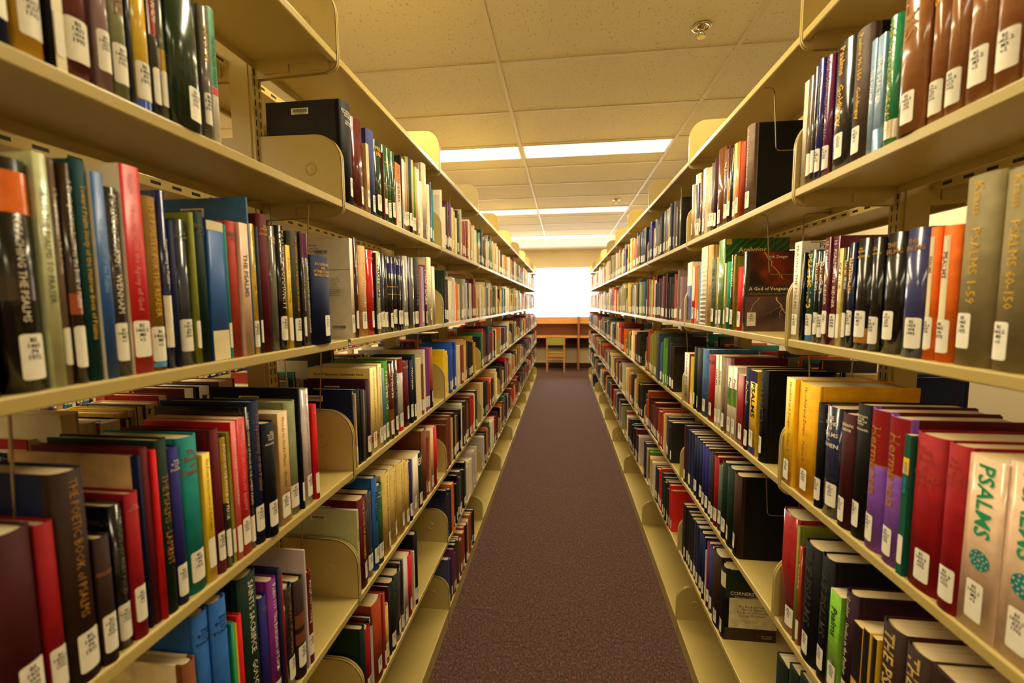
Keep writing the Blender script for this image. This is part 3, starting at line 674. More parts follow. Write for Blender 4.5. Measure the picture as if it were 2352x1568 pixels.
('L',2,1,1.124,1.142,0.2741,0.19,0.006978,'ivory','ivory','c','p',1,0,'X1',[],'',1),
('L',2,1,1.142,1.157,0.2774,0.1887,0.00162,'darkmaroon',None,'g','h',1,0,'',[],'v:ivory:Proverbs',1),
('L',2,1,1.157,1.161,0.2539,0.1727,0.007929,'red',None,'c','p',1,0,'',[],'v:ivory:PROVERBS',1),
('L',2,1,1.183,1.227,0.2624,0.1785,0.006604,'tan',None,'c','h',1,0,'',[],'v:ivory:The Book of Proverbs',1),
('L',2,1,1.228,1.272,0.2565,0.1744,0.003873,'red',None,'g','h',1,0,'',[],'h:pink:Proverbs',1),
('L',2,1,1.273,1.28,0.2516,0.1711,0.002055,'black',None,'c','p',1,0,'',[],'',1),
('L',2,1,1.282,1.315,0.2583,0.1757,0.003057,'palesage',None,'g','h',1,0,'',[],'v:darkgrey:PROVERBS',1),
('L',2,1,1.323,1.351,0.2574,0.175,0.006382,'slate',None,'g','h',1,0,'',[],'',1),
('L',2,1,1.352,1.379,0.2525,0.1717,0.007109,'black',None,'g','h',1,0,'',[],'',1),
('L',2,1,1.38,1.412,0.2508,0.1705,0.001309,'black',None,'g','h',1,0,'',[['indigo',0.78,0.92],['gold',0.5,0.51],['gold',0.6,0.61]],'',1),
('L',2,1,1.422,1.457,0.253,0.172,0.005302,'black',None,'g','h',1,0,'',[['indigo',0.78,0.92],['gold',0.5,0.51],['gold',0.6,0.61]],'',1),
('L',2,1,1.457,1.477,0.2507,0.1705,0.001315,'black',None,'g','h',1,0,'',[['indigo',0.78,0.92],['gold',0.5,0.51]],'',1),
('L',2,1,1.489,1.507,0.2497,0.1698,0.006029,'black',None,'g','h',1,0,'',[['indigo',0.78,0.92],['gold',0.5,0.51]],'',1),
('L',2,1,1.507,1.525,0.2355,0.1601,0.003317,'silver',None,'g','p',1,0,'',[],'',1),
('L',2,1,1.536,1.568,0.2707,0.1841,0.007166,'silver',None,'g','h',1,0,'',[],'',1),
('L',2,1,1.569,1.583,0.2704,0.1839,0.007864,'navy',None,'g','h',0,0,'',[],'',1),
('L',2,1,1.584,1.633,0.27,0.1836,0.004538,'grey',None,'g','h',1,0,'',[],'',1),
('L',2,1,1.643,1.705,0.2757,0.1875,0.00799,'charcoal',None,'c','h',1,0,'',[],'v:grey:ECCLESIASTES',1),
('L',2,1,1.705,1.712,0.2487,0.1691,0.003168,'pink',None,'c','h',0,0,'',[],'',0),
('L',2,1,1.712,1.738,0.2449,0.1665,0.001539,'lightblue',None,'c','p',1,0,'',[['ivory',0.6,1.0]],'',0),
('L',2,1,1.749,1.796,0.2566,0.1745,0.005198,'plum',None,'c','h',1,0,'',[],'v:ivory:PROVERBS',1),
('L',2,1,1.796,1.846,0.2936,0.19,0.00122,'cream',None,'c','h',1,0,'',[],'',1),
('L',2,1,1.85,1.889,0.2589,0.1761,0.002382,'cream',None,'c','p',0,0,'',[],'',1),
('L',3,0,0.3446,0.3859,0.2213,0.1505,0.003856,'darkmaroon',None,'c','h',1,0,'',[],'',1),
('L',3,0,0.387,0.4056,0.2151,0.1462,0.005273,'crimson',None,'c','h',1,0,'',[],'',1),
('L',3,0,0.4062,0.4402,0.2654,0.21,0.002093,'darkbrown','navy','c','h',1,0,'',[],'v:bronze:THE POETIC BOOK of PSALMS',1),
('L',3,0,0.4408,0.4592,0.169,0.1149,0.001297,'darkbrown',None,'c','h',1,0,'',[['brown',0.7,0.74]],'',1),
('L',3,0,0.4648,0.483,0.1992,0.1355,0.007074,'black',None,'g','h',1,0,'',[],'v:grey:THE PSALMS - JOURNEY VOICES',1),
('L',3,0,0.4836,0.5013,0.2072,0.1409,0.003197,'crimson',None,'c','h',1,0,'',[],'h:pink:THE/BOOK/OF PSALMS',1),
('L',3,0,0.5062,0.5104,0.2517,0.21,0.007711,'navy','tan','c','h',0,1,'',[],'',1),
('L',3,0,0.5109,0.5226,0.2603,0.177,0.007277,'maroon',None,'c','h',0,0,'',[],'',1),
('L',3,0,0.5232,0.5302,0.2537,0.1725,0.003645,'red',None,'c','h',0,0,'',[],'',1),
('L',3,0,0.5308,0.5498,0.2654,0.1805,0.004223,'bottle',None,'c','h',0,0,'',[],'v:bronze:THE PSALMS - LAMENT',1),
('L',3,0,0.5509,0.5688,0.2471,0.168,0.004641,'indigo',None,'c','h',1,0,'',[],'h:ivory:THE/BOOK/OF/PSALMS',1),
('L',3,0,0.5705,0.6057,0.2549,0.1733,0.005507,'teal',None,'c','h',1,0,'',[],'h:rust:The/Book/of/Psalms',1),
('L',3,0,0.6063,0.6217,0.2177,0.148,0.00517,'yellow',None,'c','p',1,0,'',[],'v:black:The Poetic Interpretation of the Psalms',1),
('L',3,0,0.6279,0.6443,0.2517,0.1712,0.004915,'maroon',None,'c','h',1,0,'',[['maroon',0.0,0.1]],'',1),
('L',3,0,0.6457,0.6578,0.2333,0.1587,0.005341,'charcoal',None,'g','h',1,0,'',[['mustard',0.5,1.0]],'v:ivory:PSALMS OF THE PRINCE OF PEACE',1),
('L',3,0,0.6605,0.6676,0.2376,0.1616,0.007584,'olive',None,'c','p',1,0,'',[],'v:yellow:War Psalms of the Prince of Peace',1),
('L',3,0,0.6682,0.6803,0.2539,0.1727,0.004549,'coral','red','c','p',1,0,'',[],'v:ivory:Praying the Language of Enmity in the Psalter',1),
('L',3,0,0.6809,0.7013,0.2555,0.1737,0.004018,'red','red','c','p',1,0,'',[],'v:pink:WHEN GOD BECOMES MY ENEMY',1),
('L',3,0,0.7039,0.7171,0.2711,0.1844,0.006042,'black',None,'g','h',1,0,'',[],'v:ivory:THE RAPID CHANGE OF MOOD IN THE LAMENT PSALMS',1),
('L',3,0,0.7177,0.7416,0.2781,0.1891,0.002663,'navy',None,'c','h',1,0,'',[],'v:bronze:The Spirituality of the Psalter',1),
('L',3,0,0.7422,0.7741,0.2294,0.156,-0.004,'black',None,'c','h',1,0,'',[],'h:ivory:THE/WITNESS/OF THE/PSALMS/-/ALEXANDER',1),
('L',3,0,0.7884,0.8203,0.2376,0.1615,0.003108,'tan',None,'c','p',1,0,'',[],"v:charcoal:Words to God's Music   Wieder",1),
('L',3,0,0.8273,0.8623,0.2516,0.2,0.007845,'sage',None,'c','h',1,0,'',[],'',1),
('L',3,0,0.8629,0.8699,0.2746,0.215,0.004648,'black','black','c','h',1,1,'',[],'v:ivory:The Unfolding Calvin',1),
('L',3,0,0.8719,0.9102,0.2671,0.16,0.004839,'palemauve',None,'g','h',1,0,'',[],"v:grey:Martin Bucer's Translation of the Mass Psalms",1),
('L',3,0,0.9108,0.9257,0.2264,0.1539,0.00108,'red',None,'c','h',1,0,'',[],'h:pink:CRUX',1),
('L',3,1,1.099,1.103,0.2242,0.2,0.003906,'navy','navy','c','h',0,1,'',[],'',1),
('L',3,1,1.103,1.108,0.2186,0.1487,0.00506,'black',None,'g','h',1,0,'',[],'v:ivory:THE TROUBLE WITH PSALMS',1),
('L',3,1,1.108,1.115,0.2107,0.1433,0.00114,'tan',None,'c','p',1,0,'',[],'',1),
('L',3,1,1.124,1.153,0.2186,0.1486,0.005311,'black',None,'c','h',0,0,'',[],'',1),
('L',3,1,1.154,1.16,0.2119,0.1441,0.005425,'charcoal',None,'c','h',0,0,'',[],'',1),
('L',3,1,1.161,1.168,0.2114,0.1437,0.001421,'grey',None,'c','h',0,0,'',[],'',1),
('L',3,1,1.176,1.189,0.2044,0.139,0.005391,'charcoal',None,'c','h',0,0,'',[],'',1),
('L',3,1,1.19,1.212,0.2339,0.2,0.004264,'darkpurple',None,'c','h',1,1,'',[],'',1),
('L',3,1,1.215,1.266,0.2656,0.2,0.005755,'paleyellow',None,'c','p',1,0,'X2',[['crimson',0.13,0.2]],'v:crimson:NIV APPLICATION COMMENTARY',1),
('L',3,1,1.266,1.294,0.2699,0.1835,0.003468,'paleyellow',None,'c','p',1,0,'',[['crimson',0.2,0.24]],'v:crimson:NIV APPLICATION COMMENTARY',1),
('L',3,1,1.299,1.32,0.2512,0.1708,0.005949,'steelblue',None,'c','p',1,0,'',[],'',1),
('L',3,1,1.321,1.358,0.2724,0.1852,0.006166,'green',None,'c','h',1,0,'',[],'v:ivory:Proverbs 1-9',1),
('L',3,1,1.359,1.39,0.2597,0.1766,0.001155,'maroon',None,'g','h',1,0,'',[['brown',0.1,0.4]],'v:ivory:Proverbs',1),
('L',3,1,1.391,1.431,0.2647,0.18,0.001424,'charcoal',None,'g','h',1,0,'',[],'v:grey:Proverbs',1),
('L',3,1,1.442,1.494,0.265,0.1802,0.005732,'palegrey',None,'g','h',1,0,'',[['red',0.0,0.1],['crimson',0.8,1.0]],'',1),
('L',3,1,1.499,1.557,0.247,0.168,0.007743,'maroon',None,'c','h',1,0,'',[],'h:gold:PROVERBS',1),
('L',3,1,1.557,1.584,0.244,0.1659,0.002758,'navy',None,'c','h',1,0,'',[],'v:ivory:PROVERBS',1),
('L',3,1,1.588,1.624,0.2594,0.1764,0.004194,'bottle',None,'c','h',1,0,'',[],'',1),
('L',3,1,1.627,1.65,0.2413,0.1641,0.005149,'cream',None,'c','p',1,0,'',[['green',0.45,0.65]],'',0),
('L',3,1,1.651,1.68,0.24,0.1632,0.00324,'cream',None,'c','p',1,0,'',[['green',0.45,0.65]],'',0),
('L',3,1,1.681,1.714,0.2102,0.1429,0.003548,'brown',None,'c','h',1,0,'',[],'',0),
('L',3,1,1.715,1.732,0.2673,0.1818,0.003189,'ivory',None,'c','p',0,0,'',[],'',0),
('L',3,1,1.733,1.763,0.2646,0.1799,0.003584,'purple',None,'c','h',1,0,'',[['red',0.72,1.0]],'',0),
('L',3,1,1.768,1.795,0.2646,0.1799,0.005169,'purple',None,'c','h',1,0,'',[['red',0.72,1.0]],'',0),
('L',3,1,1.796,1.844,0.2667,0.1813,0.003103,'rust',None,'c','h',1,0,'',[['black',0.0,0.3]],'',1),
('L',4,0,0.5473,0.5694,0.2766,0.2,0.00364,'brown','cream','c','h',0,0,'',[],'',1),
('L',4,0,0.5733,0.6018,0.335,0.2,0.006406,'blue',None,'c','h',1,0,'',[],'h:navy:THE/BOOK/OF/PSALMS',1),
('L',4,0,0.6024,0.6357,0.335,0.2,0.001188,'blue',None,'c','h',1,0,'',[],'h:navy:THE/BOOK/OF/PSALMS',1),
('L',4,0,0.6414,0.6478,0.2717,0.1848,0.004985,'seagreen',None,'c','h',0,0,'',[],'',1),
('L',4,0,0.6493,0.6535,0.2658,0.1807,0.006146,'yellow',None,'c','p',0,0,'',[],'',1),
('L',4,0,0.654,0.6641,0.2758,0.1875,0.00317,'red',None,'c','h',0,0,'',[],'',1),
('L',4,0,0.6647,0.7099,0.335,0.18,0.002558,'bottle','black','c','h',1,0,'',[],'v:ivory:SAINTS SACRIFICE   GOUGE',1),
('L',4,0,0.7154,0.7358,0.2629,0.1788,0.006627,'indigo',None,'c','h',1,0,'',[],'h:grey:PSALM/119',1),
('L',4,0,0.7364,0.7616,0.2835,0.1928,0.002671,'purple',None,'c','h',1,0,'',[],'v:ivory:Psalm 119: The Exaltation of Torah',1),
('L',4,0,0.7622,0.7702,0.2947,0.19,0.002312,'navy',None,'c','h',0,0,'',[],'',1),
('L',4,0,0.7728,0.7786,0.276,0.1877,0.004047,'crimson',None,'c','h',0,0,'',[],'',1),
('L',4,0,0.7813,0.8161,0.2321,0.1578,0.005886,'black',None,'g','h',1,0,'',[],'v:bronze:THE COMPLAINT OF THE PSALMS',1),
('L',4,0,0.8167,0.8477,0.2279,0.1549,0.001713,'darkbrown',None,'c','h',1,0,'',[['brown',0.35,0.47],['brown',0.52,0.66]],'',1),
('L',4,0,0.8501,0.855,0.2829,0.21,0.003254,'palemauve',None,'c','p',0,0,'',[],'',1),
('L',4,0,0.8556,0.8783,0.2221,0.151,0.003336,'crimson',None,'c','h',1,0,'',[['maroon',0.0,1.0]],'v:ivory:PSALM 119 - Young',1),
('L',4,1,1.102,1.113,0.2492,0.21,0.006835,'palesage',None,'c','p',1,1,'',[],'v:darkgrey:PROVERBS',1),
('L',4,1,1.114,1.163,0.2704,0.2,0.004069,'maroon',None,'c','h',1,1,'',[],'v:gold:THE BOOK OF PROVERBS',1),
('L',4,1,1.169,1.207,0.266,0.1809,0.006989,'slate',None,'g','h',1,0,'',[],'h:bronze:PROV',1),
('L',4,1,1.207,1.237,0.2979,0.2,0.002185,'blue',None,'c','h',1,0,'',[],'v:navy:PROVERBS',1),
('L',4,1,1.24,1.277,0.2587,0.1759,0.003357,'forest',None,'c','h',1,0,'',[],'h:ivory:Proverbs/and/Ecclesiastes',1),
('L',4,1,1.282,1.344,0.2751,0.1871,0.005552,'khaki',None,'c','h',1,0,'',[],'v:brown:THE BOOK OF PROVERBS',1),
('L',4,1,1.348,1.404,0.2675,0.1819,0.007194,'khaki',None,'c','h',1,0,'',[],'v:brown:THE BOOK OF PROVERBS',1),
('L',4,1,1.404,1.471,0.2641,0.1796,0.004158,'khaki',None,'c','h',1,0,'',[],'v:brown:THE BOOK OF PROVERBS',1),
('L',4,1,1.472,1.514,0.2481,0.1687,0.002575,'khaki',None,'c','h',1,0,'',[],'v:brown:THE BOOK OF PROVERBS',1),
('L',4,1,1.515,1.542,0.2348,0.1597,0.001846,'indigo',None,'c','h',1,0,'',[],'',1),
('L',4,1,1.55,1.613,0.2349,0.1597,0.004707,'ivory',None,'c','p',1,0,'',[],'',1),
('L',4,1,1.614,1.671,0.229,0.1557,0.002336,'bottle',None,'c','h',1,0,'',[],'h:ivory:BY',1),
('L',4,1,1.684,1.743,0.3015,0.2,0.006647,'brown',None,'c','h',1,0,'',[],'',1),
('L',4,1,1.744,1.767,0.253,0.172,0.006869,'rust',None,'c','h',1,0,'',[],'',0),
('L',4,1,1.768,1.812,0.2799,0.1904,0.002285,'tan',None,'c','p',1,0,'',[],'',1),
('L',4,1,1.814,1.883,0.2755,0.1874,0.00295,'red',None,'c','h',1,0,'',[],'',1),
('L',5,1,1.105,1.129,0.2484,0.2,0.006651,'bottle',None,'c','h',1,1,'',[],'',1),
('L',5,1,1.129,1.161,0.227,0.1544,0.005494,'crimson',None,'c','h',1,0,'',[],'',1),
('L',5,1,1.163,1.178,0.2385,0.1622,0.006644,'black',None,'g','h',0,0,'',[['palegrey',0.0,0.9]],'',1),
('L',5,1,1.179,1.246,0.2644,0.2,0.003417,'rust',None,'c','h',1,1,'',[],'',1),
('L',5,1,1.246,1.258,0.2594,0.1764,0.001908,'brick',None,'c','h',1,0,'',[],'',1),
('L',5,1,1.261,1.29,0.2008,0.1366,0.003044,'khaki',None,'c','h',1,0,'',[],'',1),
('L',5,1,1.299,1.313,0.2453,0.1668,0.006557,'darkmaroon',None,'c','h',0,0,'',[],'',1),
('L',5,1,1.313,1.352,0.2493,0.1695,0.002898,'bottle',None,'c','h',1,0,'',[],'',1),
('L',5,1,1.353,1.403,0.2494,0.1696,0.003424,'charcoal',None,'g','h',1,0,'',[],'',1),
('L',5,1,1.404,1.426,0.2617,0.1779,0.003918,'black',None,'g','h',1,0,'',[],'',1),
('L',5,1,1.426,1.466,0.269,0.1829,0.003938,'palegrey',None,'c','p',1,0,'',[],'',1),
('L',5,1,1.467,1.519,0.2439,0.1659,0.003867,'red',None,'c','h',1,0,'',[],'',1),
('L',5,1,1.529,1.537,0.2333,0.1587,0.002092,'ivory',None,'c','p',1,0,'',[],'',0),
('L',5,1,1.537,1.543,0.233,0.1584,0.007444,'forest',None,'c','h',0,0,'',[],'',0),
('L',5,1,1.543,1.578,0.2919,0.1985,0.001033,'black',None,'c','h',1,0,'',[],'',1),
('R',1,0,0.5888,0.6347,0.3,0.2,0.001476,'lightbrown',None,'g','h',1,0,'',[],'',1),
('R',1,0,0.6359,0.6713,0.3,0.2,0.002592,'lightbrown',None,'g','h',1,0,'',[],'h:gold:Psalms/51-100/Hebrew/text',1),
('R',1,0,0.6722,0.7128,0.3,0.2,0.003387,'lightbrown',None,'g','h',1,0,'',[],'h:gold:Psalms/1-50/Hebrew/text',1),
('R',1,0,0.7134,0.7439,0.3,0.2,0.003023,'lightbrown',None,'g','h',1,0,'',[],'v:gold:PSALMS',1),
('R',1,0,0.7459,0.7759,0.3,0.2,0.004633,'lightbrown',None,'g','h',1,0,'',[],'v:gold:PSALMS',1),
('R',1,0,0.7765,0.8282,0.3,0.2,-0.004,'lightbrown',None,'g','h',1,0,'',[],'v:bronze:PSALMS',1),
('R',1,0,0.8422,0.8711,0.2162,0.147,0.005641,'seagreen',None,'g','h',0,0,'',[['cream',0.05,0.2]],'v:gold:THE WALTZING OF DAVID',1),
('R',1,0,0.873,0.8932,0.2021,0.1374,0.006857,'lightblue',None,'g','p',0,0,'',[['skyblue',0.0,0.2]],'v:white:THE PSALTER',1),
('R',1,0,0.8938,0.9078,0.2038,0.1386,0.006219,'lightblue',None,'g','p',0,0,'',[],'v:white:THE PSALMS',1),
('R',1,0,0.9084,0.9573,0.2415,0.18,0.002555,'darktaupe','black','c','h',1,0,'',[['gold',0.9,0.905],['gold',0.68,0.685]],'V:gold:Psalms 90-150   Goldingay',1),
('R',1,0,0.9669,1.028,0.2543,0.173,0.007492,'charcoal','black','g','h',1,0,'',[['gold',0.9,0.905],['gold',0.68,0.685]],'V:gold:Psalms   Goldingay',1),
('R',1,0,1.033,1.058,0.2534,0.1723,0.007651,'plum',None,'g','h',1,0,'',[],'v:mauve:PSALMS VOLUME TWO',1),
('R',1,0,1.058,1.078,0.2589,0.176,0.00404,'indigo',None,'g','h',1,0,'',[],'v:mauve:Psalms Through the Centuries',1),
('R',1,0,1.086,1.101,0.2553,0.1736,0.007908,'charcoal',None,'g','h',1,0,'',[],'',1),
('R',1,0,1.101,1.117,0.2439,0.1659,0.00716,'taupe',None,'g','h',1,0,'',[],'',1),
('R',1,0,1.118,1.136,0.2415,0.1642,0.007603,'beige',None,'c','p',0,0,'',[],'',1),
('R',1,1,1.416,1.467,0.2648,0.21,0.00564,'taupe','black','c','h',1,0,'',[],'v:ivory:The Making of the Psalter and Its Books',1),
('R',1,1,1.468,1.493,0.2302,0.1566,0.003099,'rust',None,'c','h',0,0,'',[],'',1),
('R',1,1,1.494,1.521,0.2401,0.1632,0.002203,'orange',None,'c','p',1,0,'',[],'',1),
('R',1,1,1.532,1.554,0.2486,0.1691,0.006217,'paleyellow',None,'g','p',1,0,'',[],'',1),
('R',1,1,1.555,1.571,0.2407,0.1637,0.001092,'charcoal',None,'g','h',0,0,'',[],'',1),
('R',1,1,1.582,1.61,0.2502,0.1702,0.005039,'maroon',None,'g','h',1,0,'',[['orange',0.15,0.6]],'',1),
('R',1,1,1.616,1.649,0.2585,0.1758,0.007298,'taupe',None,'g','h',1,0,'',[],'v:ivory:PSALMS',1),
('R',1,1,1.65,1.721,0.2795,0.19,0.007276,'brown',None,'g','h',1,0,'',[],'',1),
('R',1,1,1.722,1.748,0.2638,0.1794,0.007467,'darkmaroon',None,'c','h',1,0,'',[],'',1),
('R',1,1,1.748,1.775,0.254,0.1727,0.005856,'grey',None,'g','h',1,0,'',[],'',1),
('R',1,1,1.78,1.822,0.25,0.17,0.007325,'peach',None,'g','h',1,0,'',[],'',1),
('R',1,1,1.822,1.856,0.2572,0.1749,0.001316,'ivory',None,'g','p',1,0,'',[],'',1),
('R',1,1,1.879,1.919,0.2565,0.1744,0.006671,'brown',None,'g','h',1,0,'',[],'',1),
('R',1,1,1.919,1.98,0.266,0.1809,0.003009,'cream',None,'g','h',1,0,'',[['slateblue',0.3,0.85]],'',1),
('R',1,1,1.988,2.033,0.2398,0.1631,0.005121,'tan',None,'g','h',1,0,'',[],'',1),
('R',2,0,0.5503,0.5896,0.26,0.1768,0.001053,'darkmaroon',None,'c','h',1,0,'',[],'',1),
('R',2,0,0.5962,0.6439,0.2582,0.1755,0.006764,'khakigrey',None,'c','h',1,0,'',[],'v:gold:Kraus   PSALMS 60-150',1),
('R',2,0,0.6445,0.6996,0.2637,0.1793,0.006642,'khakigrey',None,'c','h',1,0,'',[],'v:gold:Kraus   PSALMS 1-59',1),
('R',2,0,0.7013,0.7306,0.2028,0.1379,0.007452,'orange',None,'c','h',1,0,'strip',[],'v:brown:PSALMS',1),
('R',2,0,0.7312,0.7501,0.2047,0.1392,0.006542,'orange',None,'c','h',1,0,'strip',[],'v:brown:PSALMS',1),
('R',2,0,0.7507,0.7941,0.2085,0.1418,0.002199,'slateblue',None,'g','h',1,0,'',[],'h:bronze:THE/PSALMS',1),
('R',2,0,0.8015,0.847,0.2094,0.1424,0.006718,'black',None,'g','h',1,0,'',[],'h:bronze:THE/PSALMS',1),
('R',2,0,0.8476,0.8745,0.2067,0.1406,0.004742,'black',None,'g','h',1,0,'',[],'h:gold:THE/PSALMS/-/KIRKPATRICK',1),
('R',2,0,0.8751,0.9133,0.2099,0.1428,0.002381,'black',None,'g','h',1,0,'',[['bronze',0.06,0.2]],'h:gold:THE/PSALMS/-/KIRKPATRICK',1),
('R',2,0,0.9164,0.9324,0.2061,0.1401,0.003463,'navy',None,'g','h',1,0,'',[],'v:yellow:PSALMS 73-150',1),
('R',2,0,0.9374,0.9506,0.2002,0.1362,0.006476,'black',None,'g','h',1,0,'',[['brown',0.7,0.85]],'v:ivory:PSALMS 73-150',1),
('R',2,0,0.9512,0.9634,0.1999,0.136,0.00434,'paleyellow',None,'g','p',1,0,'',[],'v:black:PSALMS 73-150',1),
('R',2,0,0.9681,0.9911,0.2272,0.1545,0.007032,'plumred','plumred','g','p',1,0,'',[],'v:ivory:15  PSALMS 1-72  KIDNER',1),
('R',2,0,0.9917,1.01,0.2281,0.1551,0.002767,'plumred',None,'g','p',1,0,'',[],'v:ivory:15  PSALMS 1-72  KIDNER',1),
('R',2,0,1.012,1.031,0.2016,0.1371,0.003389,'black',None,'g','h',1,0,'',[['brown',0.68,0.85]],'v:ivory:PSALMS 1-72',1),
('R',2,0,1.034,1.051,0.2031,0.1381,0.005285,'black',None,'g','h',1,0,'',[['brown',0.68,0.85]],'v:ivory:PSALMS 1-72',1),
('R',2,0,1.057,1.092,0.2099,0.1428,0.007573,'deepteal',None,'g','h',1,0,'',[['steelblue',0.0,0.2]],'v:yellow:PSALMS 1-72',1),
('R',2,0,1.092,1.102,0.2072,0.1409,0.003896,'black',None,'g','h',0,0,'',[],'v:ivory:Psalms 1-72 Kidner',1),
('R',2,0,1.107,1.138,0.2355,0.14,0.004675,'ivory','ivory','c','p',1,0,'X3',[],'v:brown:PRAYING THE PSALMS',1),
('R',2,1,1.422,1.442,0.2486,0.155,0.006981,'charcoal',None,'g','p',0,0,'X5',[],'',1),
('R',2,1,1.444,1.499,0.2052,0.1395,0.007823,'red',None,'c','h',1,0,'',[],'',1),
('R',2,1,1.499,1.509,0.2426,0.165,0.001479,'olive',None,'c','h',0,0,'',[],'',1),
('R',2,1,1.51,1.537,0.2494,0.1696,0.001872,'maroon',None,'g','h',1,0,'',[],'v:ivory:PSALMS',1),
('R',2,1,1.537,1.572,0.2294,0.156,0.001888,'seagreen',None,'c','h',1,0,'',[],'',1),
('R',2,1,1.573,1.587,0.2273,0.1546,0.001384,'tan',None,'c','p',1,0,'',[],'',1),
('R',2,1,1.588,1.648,0.3115,0.21,0.001013,'green','green','g','p',1,0,'X4',[],'',1),
('R',2,1,1.664,1.686,0.2582,0.1756,0.006435,'mustard',None,'c','h',1,0,'',[],'',1),
('R',2,1,1.687,1.738,0.254,0.1727,0.00431,'greygreen',None,'c','h',1,0,'',[],'v:darkgrey:PSALMS',1),
('R',2,1,1.739,1.779,0.3118,0.2,0.003961,'tan',None,'c','h',0,0,'',[],'',1),
('R',2,1,1.781,1.855,0.313,0.2,0.004691,'ivory','tan','c','s',0,0,'',[],'',1),
('R',2,1,1.856,1.875,0.2551,0.1734,0.00288,'lightblue',None,'g','h',0,0,'',[],'',0),
('R',2,1,1.876,1.897,0.2357,0.1603,0.0029,'sage',None,'c','h',1,0,'',[],'',0),
('R',2,1,1.897,1.925,0.2466,0.1677,0.00135,'orange',None,'c','h',1,0,'',[],'',0),
('R',2,1,1.945,1.983,0.2474,0.1682,0.007038,'red',None,'c','p',1,0,'',[['ivory',0.4,1.0]],'',1),
('R',2,1,1.984,2.052,0.2702,0.1838,0.0054,'cream',None,'c','p',0,0,'',[['indigo',0.05,0.62]],'',1),
('R',3,0,0.5387,0.5971,0.2562,0.1742,0.006012,'peach',None,'g','p',1,0,'X7',[],'V:seagreen:PSALMS',1),
('R',3,0,0.5977,0.6498,0.2478,0.1685,0.004889,'peach',None,'g','p',1,0,'X7',[],'V:seagreen:PSALMS',1),
('R',3,0,0.6504,0.6873,0.2521,0.1714,0.001866,'crimson',None,'c','h',1,0,'',[],'h:brick:The/Book/of/PSALMS/Vol. 2',1),
('R',3,0,0.6907,0.7467,0.2503,0.1702,0.003301,'crimson',None,'c','h',1,0,'',[],'h:brick:The/Book/of/PSALMS/Vol. 1',1),
('R',3,0,0.7473,0.7591,0.2397,0.163,0.002338,'deepgreen',None,'c','p',1,0,'',[['yelloworange',0.72,0.84]],'v:skyblue:ANEW PSALMS',1),
('R',3,0,0.7617,0.8046,0.2614,0.1777,0.003526,'violet','maroon','c','h',1,0,'',[['crimson',0.62,1.0],['bronze',0.61,0.625]],'v:bronze:Hermeneia',1),
('R',3,0,0.8081,0.8505,0.2626,0.1786,0.005106,'violet','maroon','c','h',1,0,'',[['crimson',0.62,1.0],['bronze',0.61,0.625]],'v:bronze:Hermeneia',1),
('R',3,0,0.8524,0.8892,0.263,0.1789,0.005528,'black',None,'c','h',1,0,'',[],'h:ivory:CHRISTIAN/IN THE/PSALMS OF/DAVID/-/ALEXANDER',1),
('R',3,0,0.8898,0.9287,0.2348,0.1597,0.003459,'darkmaroon',None,'c','h',1,0,'',[],'h:ivory:Rabbinic/Psalms',1),
('R',3,0,0.9326,0.9835,0.2369,0.1611,0.003202,'navy',None,'g','h',1,0,'',[],'h:ivory:THE/BOOK/OF/PSALMS/-/COHEN',1),
('R',3,0,0.9841,1.009,0.2344,0.1594,0.003211,'black',None,'c','h',1,0,'',[],'h:grey:THE/BOOK/OF/PSALMS',1),
('R',3,0,1.015,1.097,0.2677,0.21,0.004515,'yelloworange2','yelloworange2','c','h',1,0,'',[],'v:brown:Hossfeld and Zenger   Psalms 3',1),
('R',3,0,1.097,1.138,0.2694,0.1832,0.001603,'yelloworange',None,'c','p',1,0,'',[],'v:brown:Hossfeld and Zenger   Psalms 2',1),
('R',3,1,1.255,1.293,0.2656,0.18,0.004226,'black','black','c','h',1,0,'',[],'v:darkgrey:INTERPRETING',1),
('R',3,1,1.309,1.356,0.2538,0.1726,0.005859,'yelloworange',None,'g','p',1,0,'',[['indigo',0.86,1.0],['indigo',0.0,0.1]],'v:black:PSALMS',1),
('R',3,1,1.357,1.395,0.2565,0.1744,0.003944,'navy',None,'c','h',1,0,'',[],'v:ivory:Psalmody',1),
('R',3,1,1.4,1.452,0.2265,0.154,0.00592,'crimson',None,'c','p',1,0,'',[],'',1),
('R',3,1,1.452,1.487,0.2451,0.1667,0.004473,'ivory',None,'c','p',1,0,'',[['green',0.45,0.7]],'v:grey:Psalms',1),
('R',3,1,1.488,1.526,0.2413,0.1641,0.003607,'ivory',None,'c','p',1,0,'',[['green',0.45,0.7]],'v:grey:Psalms',1),
('R',3,1,1.527,1.555,0.2649,0.19,0.004021,'mauve','maroon','c','h',0,0,'',[],'',1),
('R',3,1,1.559,1.593,0.2635,0.1792,0.00536,'khakigrey',None,'c','h',1,0,'',[],'',1),
('R',3,1,1.597,1.619,0.2656,0.1806,0.006608,'ivory',None,'c','p',1,0,'',[],'v:black:PSALMS',1),
('R',3,1,1.62,1.647,0.2646,0.18,0.003662,'ivory',None,'c','p',1,0,'',[],'v:black:PSALMS',1),
('R',3,1,1.665,1.748,0.2571,0.1748,0.006478,'crimson',None,'c','h',1,0,'',[],'h:rust:PSALMS',1),
('R',3,1,1.749,1.818,0.271,0.19,0.005231,'steelblue','steelblue','c','h',1,0,'',[],'',1),
('R',3,1,1.818,1.877,0.2677,0.182,0.003613,'charcoal',None,'c','h',1,0,'',[],'',1),
('R',3,1,1.879,1.915,0.2662,0.181,0.00225,'bottle',None,'c','h',1,0,'',[],'',1),
('R',3,1,1.916,1.96,0.2181,0.1483,0.001559,'yellow',None,'c','p',1,0,'',[],'v:green:Psalms',0),
